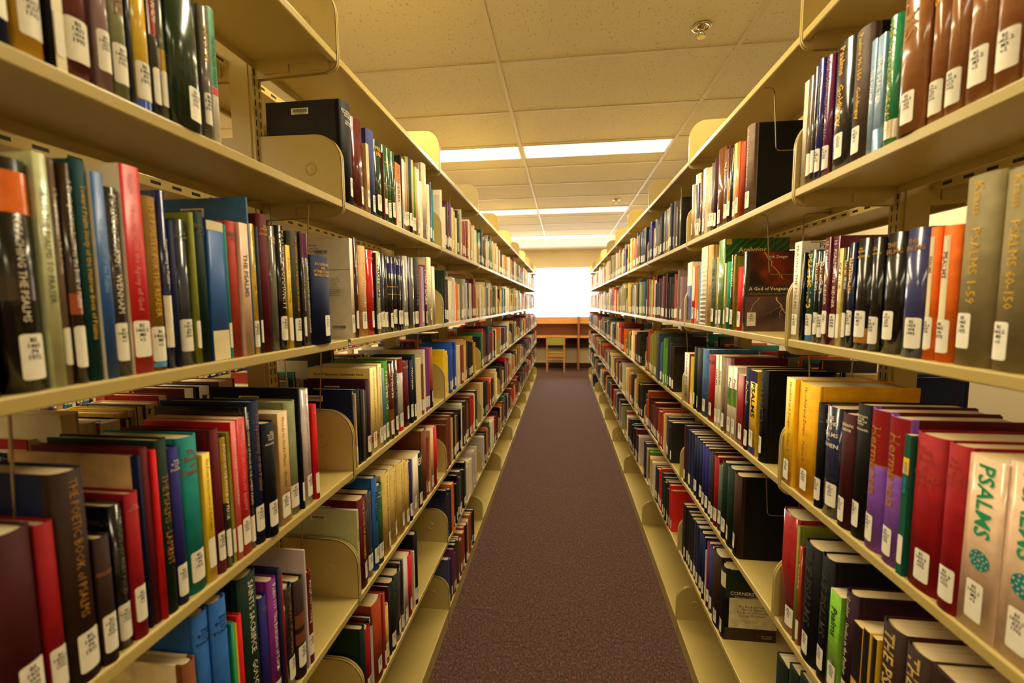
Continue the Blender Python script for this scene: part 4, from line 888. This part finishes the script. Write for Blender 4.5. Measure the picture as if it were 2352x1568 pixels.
('R',3,1,1.981,2.052,0.2273,0.1546,0.003662,'ivory','rust','c','p',0,0,'',[],'v:black:PSALMS BY LINE',1),
('R',4,0,0.6388,0.6851,0.2762,0.18,0.004249,'darkbrown','darkmaroon','c','h',1,0,'',[],'V:khaki:THE PSALMS',0),
('R',4,0,0.6857,0.7345,0.273,0.18,0.002835,'darkbrown','darkmaroon','c','h',1,0,'',[],'V:khaki:THE PSALMS',1),
('R',4,0,0.7409,0.7919,0.2699,0.18,0.006536,'darkbrown','darkmaroon','c','h',1,0,'',[],'V:khaki:THE PSALMS',1),
('R',4,0,0.7941,0.8067,0.2199,0.1495,0.007285,'yelloworange',None,'c','p',1,0,'',[['black',0.45,1.0]],'',1),
('R',4,0,0.8073,0.824,0.2221,0.151,0.00362,'yelloworange',None,'c','p',1,0,'',[['black',0.45,1.0]],'',1),
('R',4,0,0.8315,0.8559,0.2112,0.1436,0.007555,'yelloworange',None,'c','p',1,0,'',[['black',0.45,1.0]],'',1),
('R',4,0,0.8566,0.8902,0.2559,0.19,0.007158,'plumblack','plumblack','c','h',1,0,'',[],'v:ivory:Goulder   Studies in the Psalter',1),
('R',4,0,0.8908,0.9258,0.2298,0.1563,0.003981,'lime',None,'g','p',1,0,'',[],'v:darkgreen:Psalms',1),
('R',4,0,0.9273,0.9697,0.2832,0.1926,0.003974,'black','black','c','h',1,0,'',[],'v:darkgrey:THE PSALMS',1),
('R',4,0,0.9703,1.03,0.2803,0.1906,0.001501,'black',None,'c','h',1,0,'',[],'v:darkgrey:THE PSALMS',1),
('R',4,0,1.041,1.053,0.249,0.1693,0.005866,'rust',None,'g','h',1,0,'',[],'v:ivory:Preaching and Worship',1),
('R',4,0,1.054,1.063,0.293,0.18,0.004751,'olive','olive','c','h',0,0,'',[],'',1),
('R',4,0,1.064,1.138,0.303,0.2,0.002716,'crimson',None,'g','h',1,0,'',[],'',1),
('R',4,1,1.394,1.445,0.2746,0.18,0.001695,'darkbrown','black','c','h',1,0,'',[],'',1),
('R',4,1,1.448,1.504,0.2757,0.17,0.001643,'bottle',None,'c','h',1,0,'',[],'',1),
('R',4,1,1.507,1.549,0.2758,0.1875,0.00131,'bottle',None,'c','h',1,0,'',[],'',1),
('R',4,1,1.564,1.593,0.2443,0.1661,0.00642,'greygreen',None,'c','h',1,0,'',[],'',1),
('R',4,1,1.594,1.627,0.2655,0.1806,0.002005,'crimson',None,'c','h',1,0,'',[],'',1),
('R',4,1,1.628,1.65,0.2713,0.1845,0.001034,'darkbrown',None,'c','h',1,0,'',[],'',1),
('R',4,1,1.663,1.693,0.2581,0.1755,0.005114,'slate',None,'c','h',1,0,'',[],'',1),
('R',4,1,1.693,1.725,0.263,0.1789,0.001722,'indigo',None,'c','h',1,0,'',[],'',1),
('R',4,1,1.735,1.774,0.2592,0.1762,0.004947,'indigo',None,'c','h',1,0,'',[],'',1),
('R',4,1,1.778,1.811,0.2584,0.1757,0.006136,'navy',None,'c','h',1,0,'',[],'',1),
('R',4,1,1.812,1.847,0.2585,0.1758,0.005673,'navy',None,'c','h',0,0,'',[],'',1),
('R',4,1,1.85,1.887,0.2572,0.1749,0.006547,'navy',None,'c','h',1,0,'',[],'',1),
('R',4,1,1.89,1.926,0.2581,0.1755,0.007211,'navy',None,'c','h',0,0,'',[],'',0),
('R',4,1,1.926,1.964,0.2574,0.175,0.005636,'navy',None,'c','h',1,0,'',[],'',0),
('R',4,1,1.968,1.994,0.2549,0.1733,0.006693,'navy',None,'c','h',0,0,'',[],'',0),
('R',4,1,1.995,2.022,0.2658,0.1807,0.001862,'darkpurple',None,'c','h',1,0,'',[],'',0),
('R',5,0,0.9759,1.019,0.319,0.2,0.001164,'bottle',None,'c','h',1,0,'',[],'',0),
('R',5,0,1.025,1.067,0.2977,0.2,0.002254,'bottle',None,'c','h',1,0,'',[],'',0),
('R',5,0,1.082,1.138,0.2645,0.1798,0.007163,'bottle',None,'c','h',1,0,'',[],'',0),
('R',5,1,1.497,1.541,0.264,0.18,0.006243,'black','cream','c','h',1,0,'X6',[['cream',0.72,0.93]],'',1),
('R',5,1,1.541,1.611,0.2774,0.1886,0.001747,'darkbrown',None,'c','h',1,0,'',[],'',1),
('R',5,1,1.624,1.652,0.2607,0.1773,0.006006,'slateblue',None,'c','h',1,0,'',[],'',1),
('R',5,1,1.653,1.681,0.2629,0.1787,0.004579,'plum',None,'c','h',1,0,'',[],'',1),
('R',5,1,1.687,1.7,0.2136,0.1452,0.006372,'palegrey',None,'c','p',1,0,'',[],'',0),
('R',5,1,1.701,1.725,0.2597,0.1766,0.001254,'navy',None,'c','h',1,0,'',[],'',1),
('R',5,1,1.743,1.78,0.2536,0.1725,0.006591,'navy',None,'c','h',1,0,'',[],'',1),
('R',5,1,1.781,1.814,0.2562,0.1742,0.005054,'navy',None,'c','h',1,0,'',[],'',0),
('R',5,1,1.823,1.859,0.255,0.1734,0.007667,'navy',None,'g','h',1,0,'',[],'',0),
('R',5,1,1.86,1.895,0.2501,0.1701,0.006853,'black',None,'c','h',1,0,'',[],'',0),
('R',5,1,1.896,1.927,0.2514,0.1709,0.005715,'black',None,'g','h',1,0,'',[],'',0),
('R',5,1,1.932,1.957,0.2502,0.1701,0.006908,'black',None,'c','h',1,0,'',[],'',0),
('R',5,1,1.958,1.984,0.2601,0.1769,0.001849,'black',None,'c','h',1,0,'',[],'',0),
('R',5,1,2.003,2.034,0.2498,0.1699,0.006891,'charcoal',None,'c','h',0,0,'',[],'',0)
]
# books too small to single out, the far bays, the back faces and the neighbouring range: one mesh with one colour per book
SV, SF, SCOL, SMAT = [], [], [], []
PALK = list(PAL)
def stuff_book(xf, sgn, y0, y1, z, h, D, col, lab=True, gloss=0):
    """xf spine plane, sgn +1 spine faces +x"""
    t = y1 - y0; n = len(SV); bl = min(.2 * t, .005); ym = (y0 + y1) / 2
    th = min(.002, t * .2); q = [(-D, y0), (-bl, y0), (-bl * .3, y0 + t * .2), (0, ym), (-bl * .3, y1 - t * .2), (-bl, y1), (-D, y1)]
    P = [(xf + sgn * a, b) for a, b in q]; k = len(P)
    SV.extend([(a, b, z) for a, b in P] + [(a, b, z + h) for a, b in P])
    for i in range(k - 1): SF.append((n + i, n + i + 1, n + k + i + 1, n + k + i)); SCOL.append(col); SMAT.append(gloss)
    SF.append(tuple(n + i for i in range(k))[::-1]); SCOL.append(col); SMAT.append(0)
    # board tops as thin rims, pages 3 mm lower
    iy0, iy1 = y0 + th, y1 - th; xb = xf - sgn * D; xs = xf - sgn * (bl + .002); n2 = len(SV)
    SV.extend([(xb, iy0, z + h), (xs, iy0, z + h), (xs, iy1, z + h), (xb, iy1, z + h), (xb, iy0, z + h - .003), (xs, iy0, z + h - .003), (xs, iy1, z + h - .003), (xb, iy1, z + h - .003),
               (xb + sgn * .003, iy0, z), (xb + sgn * .003, iy1, z), (xb + sgn * .003, iy1, z + h - .003), (xb + sgn * .003, iy0, z + h - .003)])
    a = n + k
    SF.extend([(a, a + 1, n2 + 1, n2), (a + 5, a + 6, n2 + 3, n2 + 2), (a + 1, a + 2, a + 3, a + 4, a + 5, n2 + 2, n2 + 1)]); SCOL.extend([col] * 3); SMAT.extend([0] * 3)
    SF.extend([(n2, n2 + 1, n2 + 5, n2 + 4), (n2 + 3, n2 + 2, n2 + 6, n2 + 7), (n2 + 1, n2 + 2, n2 + 6, n2 + 5)]); SCOL.extend([col] * 3); SMAT.extend([0] * 3)
    SF.append((n2 + 4, n2 + 5, n2 + 6, n2 + 7)); SCOL.append(None); SMAT.append(2)
    SF.append((n2 + 8, n2 + 9, n2 + 10, n2 + 11)); SCOL.append(None); SMAT.append(2)
    if lab:
        n3 = len(SV); l0 = z + .012 + (hash((round(y0 * 1e4), round(z * 100))) % 12) * .001; a_, b_ = y0 + t * .12, y1 - t * .12
        xo = .0006
        SV.extend([(xf + sgn * (xo - bl * .45), a_, l0), (xf + sgn * xo, ym, l0), (xf + sgn * (xo - bl * .45), b_, l0), (xf + sgn * (xo - bl * .45), a_, l0 + .046), (xf + sgn * xo, ym, l0 + .046), (xf + sgn * (xo - bl * .45), b_, l0 + .046)])
        SF.extend([(n3, n3 + 1, n3 + 4, n3 + 3), (n3 + 1, n3 + 2, n3 + 5, n3 + 4)]); SCOL.extend([(238, 232, 212)] * 2); SMAT.extend([0] * 2)
LIGHTC = ['ivory', 'cream', 'white', 'tan', 'khaki', 'paleyellow', 'palegrey', 'peach', 'sage', 'lightblue', 'beige', 'red', 'orange', 'green', 'navy', 'charcoal', 'steelblue', 'maroon', 'bottle', 'silver', 'slateblue', 'rust', 'taupe', 'brown']
DARKC = ['navy', 'black', 'bottle', 'maroon', 'crimson', 'charcoal', 'brown', 'slate', 'darkbrown', 'rust', 'tan', 'khaki', 'steelblue', 'grey', 'ivory', 'teal', 'forest', 'cream', 'darkmaroon', 'indigo', 'red', 'orange', 'sage', 'black', 'brick']
HINT = {  # colour runs read off the photograph for the bays that still show them, near to far
 ('L', 1, 2): 'ivory darkmaroon purple paleyellow ivory bottle cream rust rust ivory khaki cream white cream',
 ('L', 1, 3): 'seagreen charcoal grey brown taupe ivory ivory forest green grey olive ivory tan beige slateblue cream cream',
 ('L', 1, 4): 'beige slateblue navy cream tan yellow orange silver palegrey ivory',
 ('L', 1, 5): 'orange maroon ivory maroon white silver navy ivory sage grey',
 ('L', 2, 2): 'bottle darkmaroon ivory cream cream orange cream sage ivory silver charcoal ivory rust ivory maroon crimson tan',
 ('L', 2, 3): 'cream cream tan sage steelblue ivory rust tan greygreen bottle sage ivory khaki',
 ('L', 2, 4): 'maroon yellow teal steelblue ivory bottle black ivory green ivory silver khaki',
 ('L', 3, 2): 'yelloworange royal royal ivory rust tan charcoal black mustard',
 ('L', 3, 3): 'black seagreen tan brick brown black navy slate slate crimson charcoal teal orange silver black ivory',
 ('L', 4, 2): 'brown brown tan black mustard darkbrown black ivory darkmaroon bottle crimson rust brown red ivory charcoal',
 ('L', 4, 3): 'tan ivory bottle bottle rust brown orange darkbrown tan khaki cream',
 ('L', 5, 2): 'navy orange navy black slate charcoal bottle black ivory cream palemauve rust ivory',
 ('L', 5, 3): 'palegrey charcoal orange sage greygreen cream ivory crimson maroon',
 ('L', 6, 2): 'slateblue navy black plum bottle brown maroon brown rust brick black khaki ivory rust brown black',
 ('R', 1, 2): 'black taupe navy khaki grey navy charcoal grey slateblue tan indigo indigo',
 ('R', 1, 3): 'navy slateblue charcoal olive darkolive bottle pink maroon tan yellow cream deepteal mustard',
 ('R', 2, 2): 'mauve taupe brick charcoal black maroon maroon maroon darkpurple navy black ivory red khaki sage rust',
 ('R', 2, 3): 'steelblue olive olive lightblue charcoal taupe grey khaki silver grey brown khaki yellow yellow tan',
 ('R', 3, 2): 'black charcoal green steelblue slate olive olive rust brown',
 ('R', 3, 3): 'black charcoal khaki brown tan cream darkmaroon khaki olive brown',
 ('R', 4, 2): 'black slate tan rust rust maroon maroon maroon maroon darkmaroon rust slate',
 ('R', 4, 3): 'black black mustard tan bottle maroon mauve brick khaki ivory',
 ('R', 5, 2): 'red black bottle bottle red black charcoal ivory ivory khaki bottle green tan navy',
 ('R', 5, 3): 'palemauve navy maroon maroon black bottle black black bottle navy maroon ivory rust slate',
}
def fill_row(X, sgn, y0, y1, lv, pal, hint, frac, gap_end, rr, back=False, hmin=.19, hmax=.27):
    """gap_end 'far' / 'near': where the free space of the shelf is"""
    y0 += .012; y1 -= .012; L_ = (y1 - y0) * frac
    a, b = (y0, y0 + L_) if gap_end == 'far' else (y1 - L_, y1)
    hs = hint.split() if hint else None; cols = []
    y = a; i = 0
    rev = False
    wsum = None
    if hs:
        ws = [rr.uniform(.02, .05) for _ in hs]; s_ = L_ / sum(ws)
        per = []
        for c, w_ in zip(hs, ws):
            n_ = max(1, round(w_ * s_ / rr.uniform(.018, .04))); per += [(c, w_ * s_ / n_)] * n_
    base = rr.uniform(hmin, hmax - .03)
    while y < b - .006:
        if hs:
            if i >= len(per): break
            c, t = per[i]; i += 1
        else:
            if i % 5 == 0: base = rr.uniform(hmin, hmax - .03)
            c = rr.choice(pal); t = rr.choice((.008, .012, .016, .02, .024, .03, .036, .045)); i += 1
        t = min(t, b - y)
        if t < .004: break
        h = min(.31, max(.16, rr.gauss(base + .01, .018))); D = min(.205, max(.12, h * .68 + rr.uniform(-.01, .01)))
        cc = PAL[c]; j = rr.uniform(.85, 1.12); cc = tuple(min(255, v * j) for v in cc)
        stuff_book(X + sgn * rr.uniform(-.008, .004) * (-1 if False else 1), sgn, y + .0004, y + t - .0004, LEV[lv], h, D, cc, rr.random() < .85, 1 if rr.random() < .35 else 0)
        y += t
for side, X, Y0, sg in (('L', -XL, YL, 1), ('R', XR, YR, -1)):
    for k in range(2, 10):
        for lv in range(1, 7):
            rr = random.Random(1000 * k + 10 * lv + (5 if side == 'L' else 0))
            if lv == 6 and not (side == 'L' and k in (2,)) and not (side == 'R' and k == 8): continue
            frac = {1: .97, 2: .98, 3: .82, 4: .85, 5: .85, 6: .7}[lv]
            if side == 'R': frac = {1: .9, 2: .95, 3: .85, 4: .85, 5: .85, 6: .5}[lv]
            fill_row(X, sg, Y0 + BAY * (k - 1), Y0 + BAY * k, lv, LIGHTC if lv < 3 else DARKC, HINT.get((side, lv, k)), frac + rr.uniform(-.06, .02), 'far' if side == 'L' else 'near', rr)
    XB = X - sg * (2 * DEP + POST)
    for k in range(0, 10):
        for lv in range(1, 7):
            rr = random.Random(7000 + 1000 * k + 10 * lv + (5 if side == 'L' else 0))
            if lv == 1 and k < 2:
                if side == 'L' and k == 1: fill_row(XB, -sg, Y0 + BAY * (k - 1) + .5, Y0 + BAY * k - .1, lv, DARKC, 'black cream brown cream', .28, 'far', rr)
                continue
            if side == 'R' and k < 2 and lv < 3: continue
            if side == 'R' and k < 2 and lv == 3:
                if k == 1: fill_row(XB, -sg, Y0, Y0 + BAY, lv, DARKC, None, .7, 'near', rr, hmin=.2, hmax=.25)
                continue
            fr_ = .85
            fill_row(XB, -sg, Y0 + BAY * (k - 1), Y0 + BAY * k, lv, DARKC, None, fr_, 'near' if side == 'L' else 'far', rr, hmin=.18, hmax=.24)
for k in range(0, 7):
    for lv in range(1, 7):
        rr = random.Random(9000 + 100 * k + lv); fill_row(XN, 1, YL + BAY * (k - 1), YL + BAY * k, lv, LIGHTC if lv < 3 else DARKC, None, .95, 'far', rr)
# the individual books
LW = {1: 'second shelf', 2: 'third shelf', 3: 'fourth shelf', 4: 'fifth shelf', 5: 'sixth shelf'}
rows = {}
for B in BOOKS: rows.setdefault(B[:3], []).append(B)
def word(c): return WORD.get(c, c)
pend = []
for key, bs in rows.items():
    S, L, BY = key
    X, sg = (-XL, 1) if S == 'L' else (XR, -1)
    bs.sort(key=lambda b: b[3])
    for i, B in enumerate(bs):
        x = X - sg * B[7]
        if not B[17]:
            stuff_book(x, sg, B[3], B[4], LEV[L], B[5], B[6], PAL[B[8]], bool(B[12]), 1 if B[10] == 'g' else 0); continue
        e = make_book(x, B[3], B[4], LEV[L], S, B)
        th = B[4] - B[3]
        size = ('thick ' if th > .042 else 'thin ' if th < .011 else '') + ('tall ' if B[5] > .262 else 'short ' if B[5] < .205 else '')
        fin = 'glossy ' if B[10] == 'g' else ''
        kd = {'h': 'book', 'p': 'paperback', 's': 'comb-bound book'}[B[11]]
        nb = [word(bs[j][8]) for j in (i - 1, i + 1) if 0 <= j < len(bs)]
        where = '%s range, %s down, %s' % ('left' if S == 'L' else 'right', LW[L].split()[0] + ' shelf', BN[BY])
        if i == 0: pos = 'nearest the camera'
        elif i == len(bs) - 1: pos = 'last of its row'
        else: pos = 'between %s and %s' % (nb[0], nb[1])
        spc = {'X1': 'white back cover with barcode facing', 'X2': 'printed yellow series cover facing', 'X3': 'white cover partly showing', 'X4': 'leafy green cover showing', 'X5': 'lightning cover facing the camera', 'X6': 'green and cream cover facing'}
        if B[14] in spc: first = '%s %s, %s' % (word(B[8]), kd, spc[B[14]])
        else: first = size + fin + word(B[8]) + ' ' + kd + ' ' + pos
        pend.append([e, first, where, (S, L, BY), i, len(bs)])
cnt = {}
for p in pend: cnt.setdefault((p[1], p[2]), []).append(p)
RG = ['nearest', 'second', 'third', 'fourth', 'fifth', 'sixth', 'seventh']
used = set()
for (a, b_), ps in cnt.items():
    for j, p in enumerate(ps):
        lab = a + ', ' + b_
        if len(ps) > 1: lab = RG[j] + ' such ' + lab
        ws = lab.split()
        if len(ws) > 16:
            lab = lab.replace(' range,', ',').replace(' shelf down', ' down'); ws = lab.split()
        if len(ws) > 16: lab = lab.replace(' between ', ' by ').replace(' glossy', '')
        ws = lab.split()
        if len(ws) > 16: lab = ' '.join(ws[:16])
        tag(p[0], lab, 'book', 'books on the %s range, %s shelf down, %s' % ('left' if p[3][0] == 'L' else 'right', LW[p[3][1]].split()[0], BN[p[3][2]]))
# books of the back faces that show clearly through the shelves: (side, level, y near, thickness, height, depth, colour)
BACK = [
('L', 3, 0.6444, 0.03, 0.2182, 0.13, 'crimson', 'crimson red back-face book seen through the left range above the fourth shelf'),
('L', 3, 0.6802, 0.035, 0.2433, 0.15, 'beige', 'beige back-face book seen through the left range beyond the crimson red one'),
('L', 3, 0.7199, 0.018, 0.225, 0.14, 'maroon', 'maroon back-face book seen through the left range beyond the beige one'),
('L', 3, 0.7389, 0.02, 0.223, 0.14, 'tan', 'tan back-face book seen through the left range beyond the maroon one'),
('L', 3, 0.7599, 0.02, 0.2214, 0.14, 'darkbrown', 'dark brown back-face book seen through the left range beyond the tan one'),
('L', 3, 0.7809, 0.026, 0.2306, 0.15, 'mustard', 'mustard yellow back-face book seen through the left range beyond the dark brown one'),
('L', 3, 0.8079, 0.02, 0.2329, 0.15, 'mustard', 'second mustard yellow back-face book seen through the left range beyond the mustard yellow one'),
('L', 3, 0.8289, 0.02, 0.2339, 0.15, 'charcoal', 'charcoal back-face book seen through the left range beyond the mustard yellow one'),
('L', 3, 0.8499, 0.03, 0.2355, 0.15, 'tan', 'second tan back-face book seen through the left range beyond the charcoal one'),
('L', 3, 0.8809, 0.028, 0.2473, 0.15, 'crimson', 'second crimson red back-face book seen through the left range beyond the tan one'),
('L', 3, 0.9498, 0.035, 0.2504, 0.15, 'maroon', 'second maroon back-face book seen through the left range beyond the crimson red one'),
('L', 3, 0.9934, 0.04, 0.2474, 0.15, 'navy', 'navy blue back-face book seen through the left range beyond the maroon one'),
('L', 3, 1.0572, 0.06, 0.2482, 0.15, 'brown', 'brown back-face book seen through the left range beyond the navy blue one'),
('L', 3, 1.5523, 0.02, 0.289, 0.2, 'darkolive', 'dark olive arch-picture back-face book seen through the left range beyond the brown one'),
('R', 3, 1.2551, 0.03, 0.2523, 0.17, 'navy', 'navy blue back-face book seen through the right range above the fourth shelf'),
('R', 3, 1.2861, 0.03, 0.2565, 0.17, 'deepteal', 'deep teal back-face book seen through the right range above the fourth shelf')
]
for S, L, ya, t, h, D, col, lbl in BACK:
    X, sg = (-XL, 1) if S == 'L' else (XR, -1); XB = X - sg * (2 * DEP + POST)
    B = ('R' if S == 'L' else 'L', L, 0, ya, ya + t, h, D, 0, col, None, 'c', 'h', 0, 0, '', [], '', 1)
    e = make_book(XB, ya, ya + t, LEV[L], S, B)
    if col == 'darkolive':   # framed arch picture on the cover that faces the aisle
        el = [(D * .50 + D * .42 * math.cos(a_), .13 + .11 * math.sin(a_)) for a_ in [2 * math.pi * k / 28 for k in range(28)]]
        yq = t / 2 * (1 if S == 'L' else -1) * 1.0
        obj('cover_arch_print', [(-q[0], yq + math.copysign(.0004, yq), q[1]) for q in el], [tuple(range(28))], bookmat('darkmaroon', 'p'), e)
    tag(e, lbl, 'book', 'back-face books seen through the %s range' % ('left' if S == 'L' else 'right'))
# assemble the one mesh of remaining books
me = bpy.data.meshes.new('remaining_books'); me.from_pydata(SV, [], SF)
def vmat(name, rough, coat):
    m, nt, b = nmat(name); at = nt.nodes.new('ShaderNodeAttribute'); at.attribute_name = 'bookcol'; n = noise(nt, 40, 3)
    h_ = nt.nodes.new('ShaderNodeHueSaturation'); nt.links.new(at.outputs['Color'], h_.inputs['Color']); mr = nt.nodes.new('ShaderNodeMapRange'); mr.inputs[3].default_value = .85; mr.inputs[4].default_value = 1.15
    nt.links.new(n.outputs[0], mr.inputs[0]); nt.links.new(mr.outputs[0], h_.inputs['Value']); nt.links.new(h_.outputs[0], b.inputs['Base Color'])
    b.inputs['Roughness'].default_value = rough; b.inputs['Coat Weight'].default_value = coat; b.inputs['Coat Roughness'].default_value = .12; return m
for m in (vmat('mixed_cloth', .6, 0), vmat('mixed_glossy', .25, .6), PAPER): me.materials.append(m)
me.polygons.foreach_set('material_index', SMAT)
ca = me.color_attributes.new('bookcol', 'FLOAT_COLOR', 'CORNER'); buf = []
for p, c in zip(me.polygons, SCOL):
    cc = srgb(*c) if c else (1, 1, 1, 1)
    buf += list(cc) * p.loop_total
ca.data.foreach_set('color', buf); me.update()
ro = bpy.data.objects.new('library_book_rows', me); C.objects.link(ro)
tag(ro, 'remaining rows of small library books in farther bays and on the back faces', 'books', None, 'stuff')

# ---------------------------------------------------------------- wire book supports
def support(S, L, y, lbl, dz=.19, x0=.05, x1=.15):
    """wire loop hooked under shelf L"""
    X, sg = (-XL, 1) if S == 'L' else (XR, -1); z = LEV[L]
    e = empty('wire_book_support', (X, y, z), 0 if sg > 0 else math.pi); tag(e, lbl, 'book support', 'wire book supports under the shelves')
    def rnd_(p, q, r, r_=.012):
        p, q, r = Vector(p), Vector(q), Vector(r); a = q + (p - q).normalized() * r_; b = q + (r - q).normalized() * r_
        return [tuple(a.lerp(q, s).lerp(q.lerp(b, s), s)) for s in (0, .25, .5, .75, 1)]
    P = [(-.006, 0, -.010), (-x0, 0, -.014), (-x0 - .012, 0, -dz), (-x1, 0, -dz), (-x1 - .004, 0, -.014), (-DEP + .01, 0, -.010)]
    path = [P[0]] + rnd_(P[0], P[1], P[2]) + rnd_(P[1], P[2], P[3]) + rnd_(P[2], P[3], P[4]) + rnd_(P[3], P[4], P[5]) + [P[5]]
    mb = MB(); mb.tube(path, .0017, 8); mb.build('wire_loop', WIRE, e, True)
    mb = MB(); mb.box(-.010, -.004, -.006, .006, -.0145, -.0095); mb.box(-DEP + .004, -DEP + .014, -.006, .006, -.0145, -.0095); mb.build('hook', WIRE, e)
support('R', 0, 1.3853, 'wire support under the right top shelf, second bay, by the big black book', 0.19)
support('R', 1, 1.3931, 'wire support hanging over the lightning cover book, right range', 0.19)
support('R', 2, 1.1408, 'wire support above the yellow orange books, right range, nearest bay', 0.19)
support('R', 3, 1.3336, 'wire support on the right fourth shelf, second bay, past the dark books', 0.19)
support('R', 4, 1.7152, 'wire support below the right fifth shelf, second bay, at the cream cover book', 0.19)
support('R', 0, 2.3793, 'wire support under the right top shelf, third bay', 0.19)
support('R', 2, 2.2112, 'wire support under the right third shelf, third bay, beside black binders', 0.19)
support('R', 3, 2.2681, 'wire support under the right fourth shelf, third bay', 0.19)
support('R', 1, 3.2047, 'small wire support under the right second shelf, third bay', 0.19)
support('R', 2, 3.0453, 'small wire support under the right third shelf, fourth bay', 0.19)
support('L', 1, 1.0114, 'wire support under the left second shelf, above the yellow thin book', 0.19)
support('L', 1, 1.8231, 'wire support under the left second shelf, second bay, far end', 0.19)
support('L', 2, 1.0366, 'wire support under the left third shelf, nearest bay, by tall black book', 0.19)
support('L', 2, 0.4050, 'blurred wire support at the left picture edge, left range', 0.19)
support('L', 2, 1.7887, 'wire support under the left third shelf, second bay, before the blue book', 0.19)
support('L', 0, 2.3654, 'small wire support under the left top shelf, third bay', 0.19)
support('L', 3, 0.9256, 'wire support under the left fourth shelf, beside the empty end bracket', 0.19)

# ---------------------------------------------------------------- study carrels and chair at the far end
def wood(name, a, b2, rough=.45):
    m, nt, b = nmat(name); n = noise(nt, 8, 4, vec=(.6, 8, 8))
    nt.links.new(mixcol(nt, ramp(nt, n.outputs[0], .3, .7), srgb(*a), srgb(*b2)), b.inputs['Base Color']); b.inputs['Roughness'].default_value = rough; return m
oak = wood('honey_oak_laminate', (188, 128, 62), (212, 152, 82)); redw = wood('reddish_oak', (134, 76, 40), (156, 92, 50)); chw = wood('chair_wood', (160, 108, 52), (182, 128, 66))
CY0, CY1 = 10.36, 10.88
xs = [-2.2, -.905, .375, 1.655]
zt = ZC - .325; zs = ZC - .475; zd = ZC - .79
for i in range(3):
    xa, xb = xs[i], xs[i + 1]
    e = empty('study_carrel', ((xa + xb) / 2, CY0, 0)); hw = (xb - xa) / 2
    tag(e, ['wooden study carrel left of the aisle axis by the window wall', 'wooden study carrel straight ahead with the chair, below the window', 'wooden study carrel right of the upright divider, below the window'][i], 'desk', 'study carrels along the window wall')
    mb = MB(); mb.box(-hw + .022, hw - .022, .10, .13, zs, zt); mb.build('fascia', oak, e)
    mb = MB(); mb.box(-hw + .022, hw - .022, .08, .50, zs - .02, zs); mb.build('book_shelf', oak, e)
    mb = MB(); mb.box(-hw + .022, hw - .022, .47, .50, zd - .28, zs - .02); mb.build('back_panel', redw, e)
    mb = MB(); mb.box(-hw + .022, hw - .022, .03, .50, zd - .045, zd); mb.build('desktop', oak, e)
    mb = MB(); mb.box(-hw + .022, hw - .022, .40, .42, zd - .32, zd - .045); mb.build('modesty_panel', simple('dark_panel', srgb(64, 32, 20), .6), e)
    mb = MB(); mb.box(hw - .022, hw + .018, 0, .50, .02, zt + .012); mb.build('divider', redw, e)
    mb = MB(); mb.box(hw - .012, hw + .008, .02, .06, 0, .02); mb.box(hw - .012, hw + .008, .44, .48, 0, .02); mb.build('glide', darkbase, e)
e = empty('side_chair', (-.175, 10.22, 0)); tag(e, 'wooden side chair with green padded back and seat tucked at the study carrel', 'chair')
pad = simple('green_vinyl', srgb(140, 136, 62), .5, var=.06); hx = .205; zc_ = ZC - .80
for sx in (-1, 1):
    mb = MB(); mb.prism([(.0, 0), (.035, 0), (.05, .42), (.018, zc_), (-.012, zc_), (.012, .42)], 'x', sx * hx - .019, sx * hx + .019); mb.build('leg', chw, e)
    mb = MB(); mb.box(sx * hx - .018, sx * hx + .018, .40, .435, 0, .42); mb.build('leg', chw, e)
    mb = MB(); mb.box(sx * hx - .012, sx * hx + .012, .03, .41, .36, .42); mb.build('side_rail', chw, e)
mb = MB(); mb.box(-hx + .019, hx - .019, -.008, .03, zc_ - .20, zc_ + .004); mb.build('backrest', pad, e, bevel=.008)
mb = MB(); mb.box(-hx - .02, hx + .02, -.014, -.006, zc_ - .006, zc_ + .008); mb.build('top_rail', chw, e)
mb = MB(); mb.box(-hx + .015, hx - .015, .04, .45, .425, .475); mb.build('seat', pad, e, bevel=.012)
mb = MB(); mb.box(-hx + .019, hx - .019, .018, .036, .355, .42); mb.build('seat_rail', chw, e)
mb = MB(); mb.box(-hx + .019, hx - .019, .012, .032, .285, .315); mb.build('stretcher', chw, e)
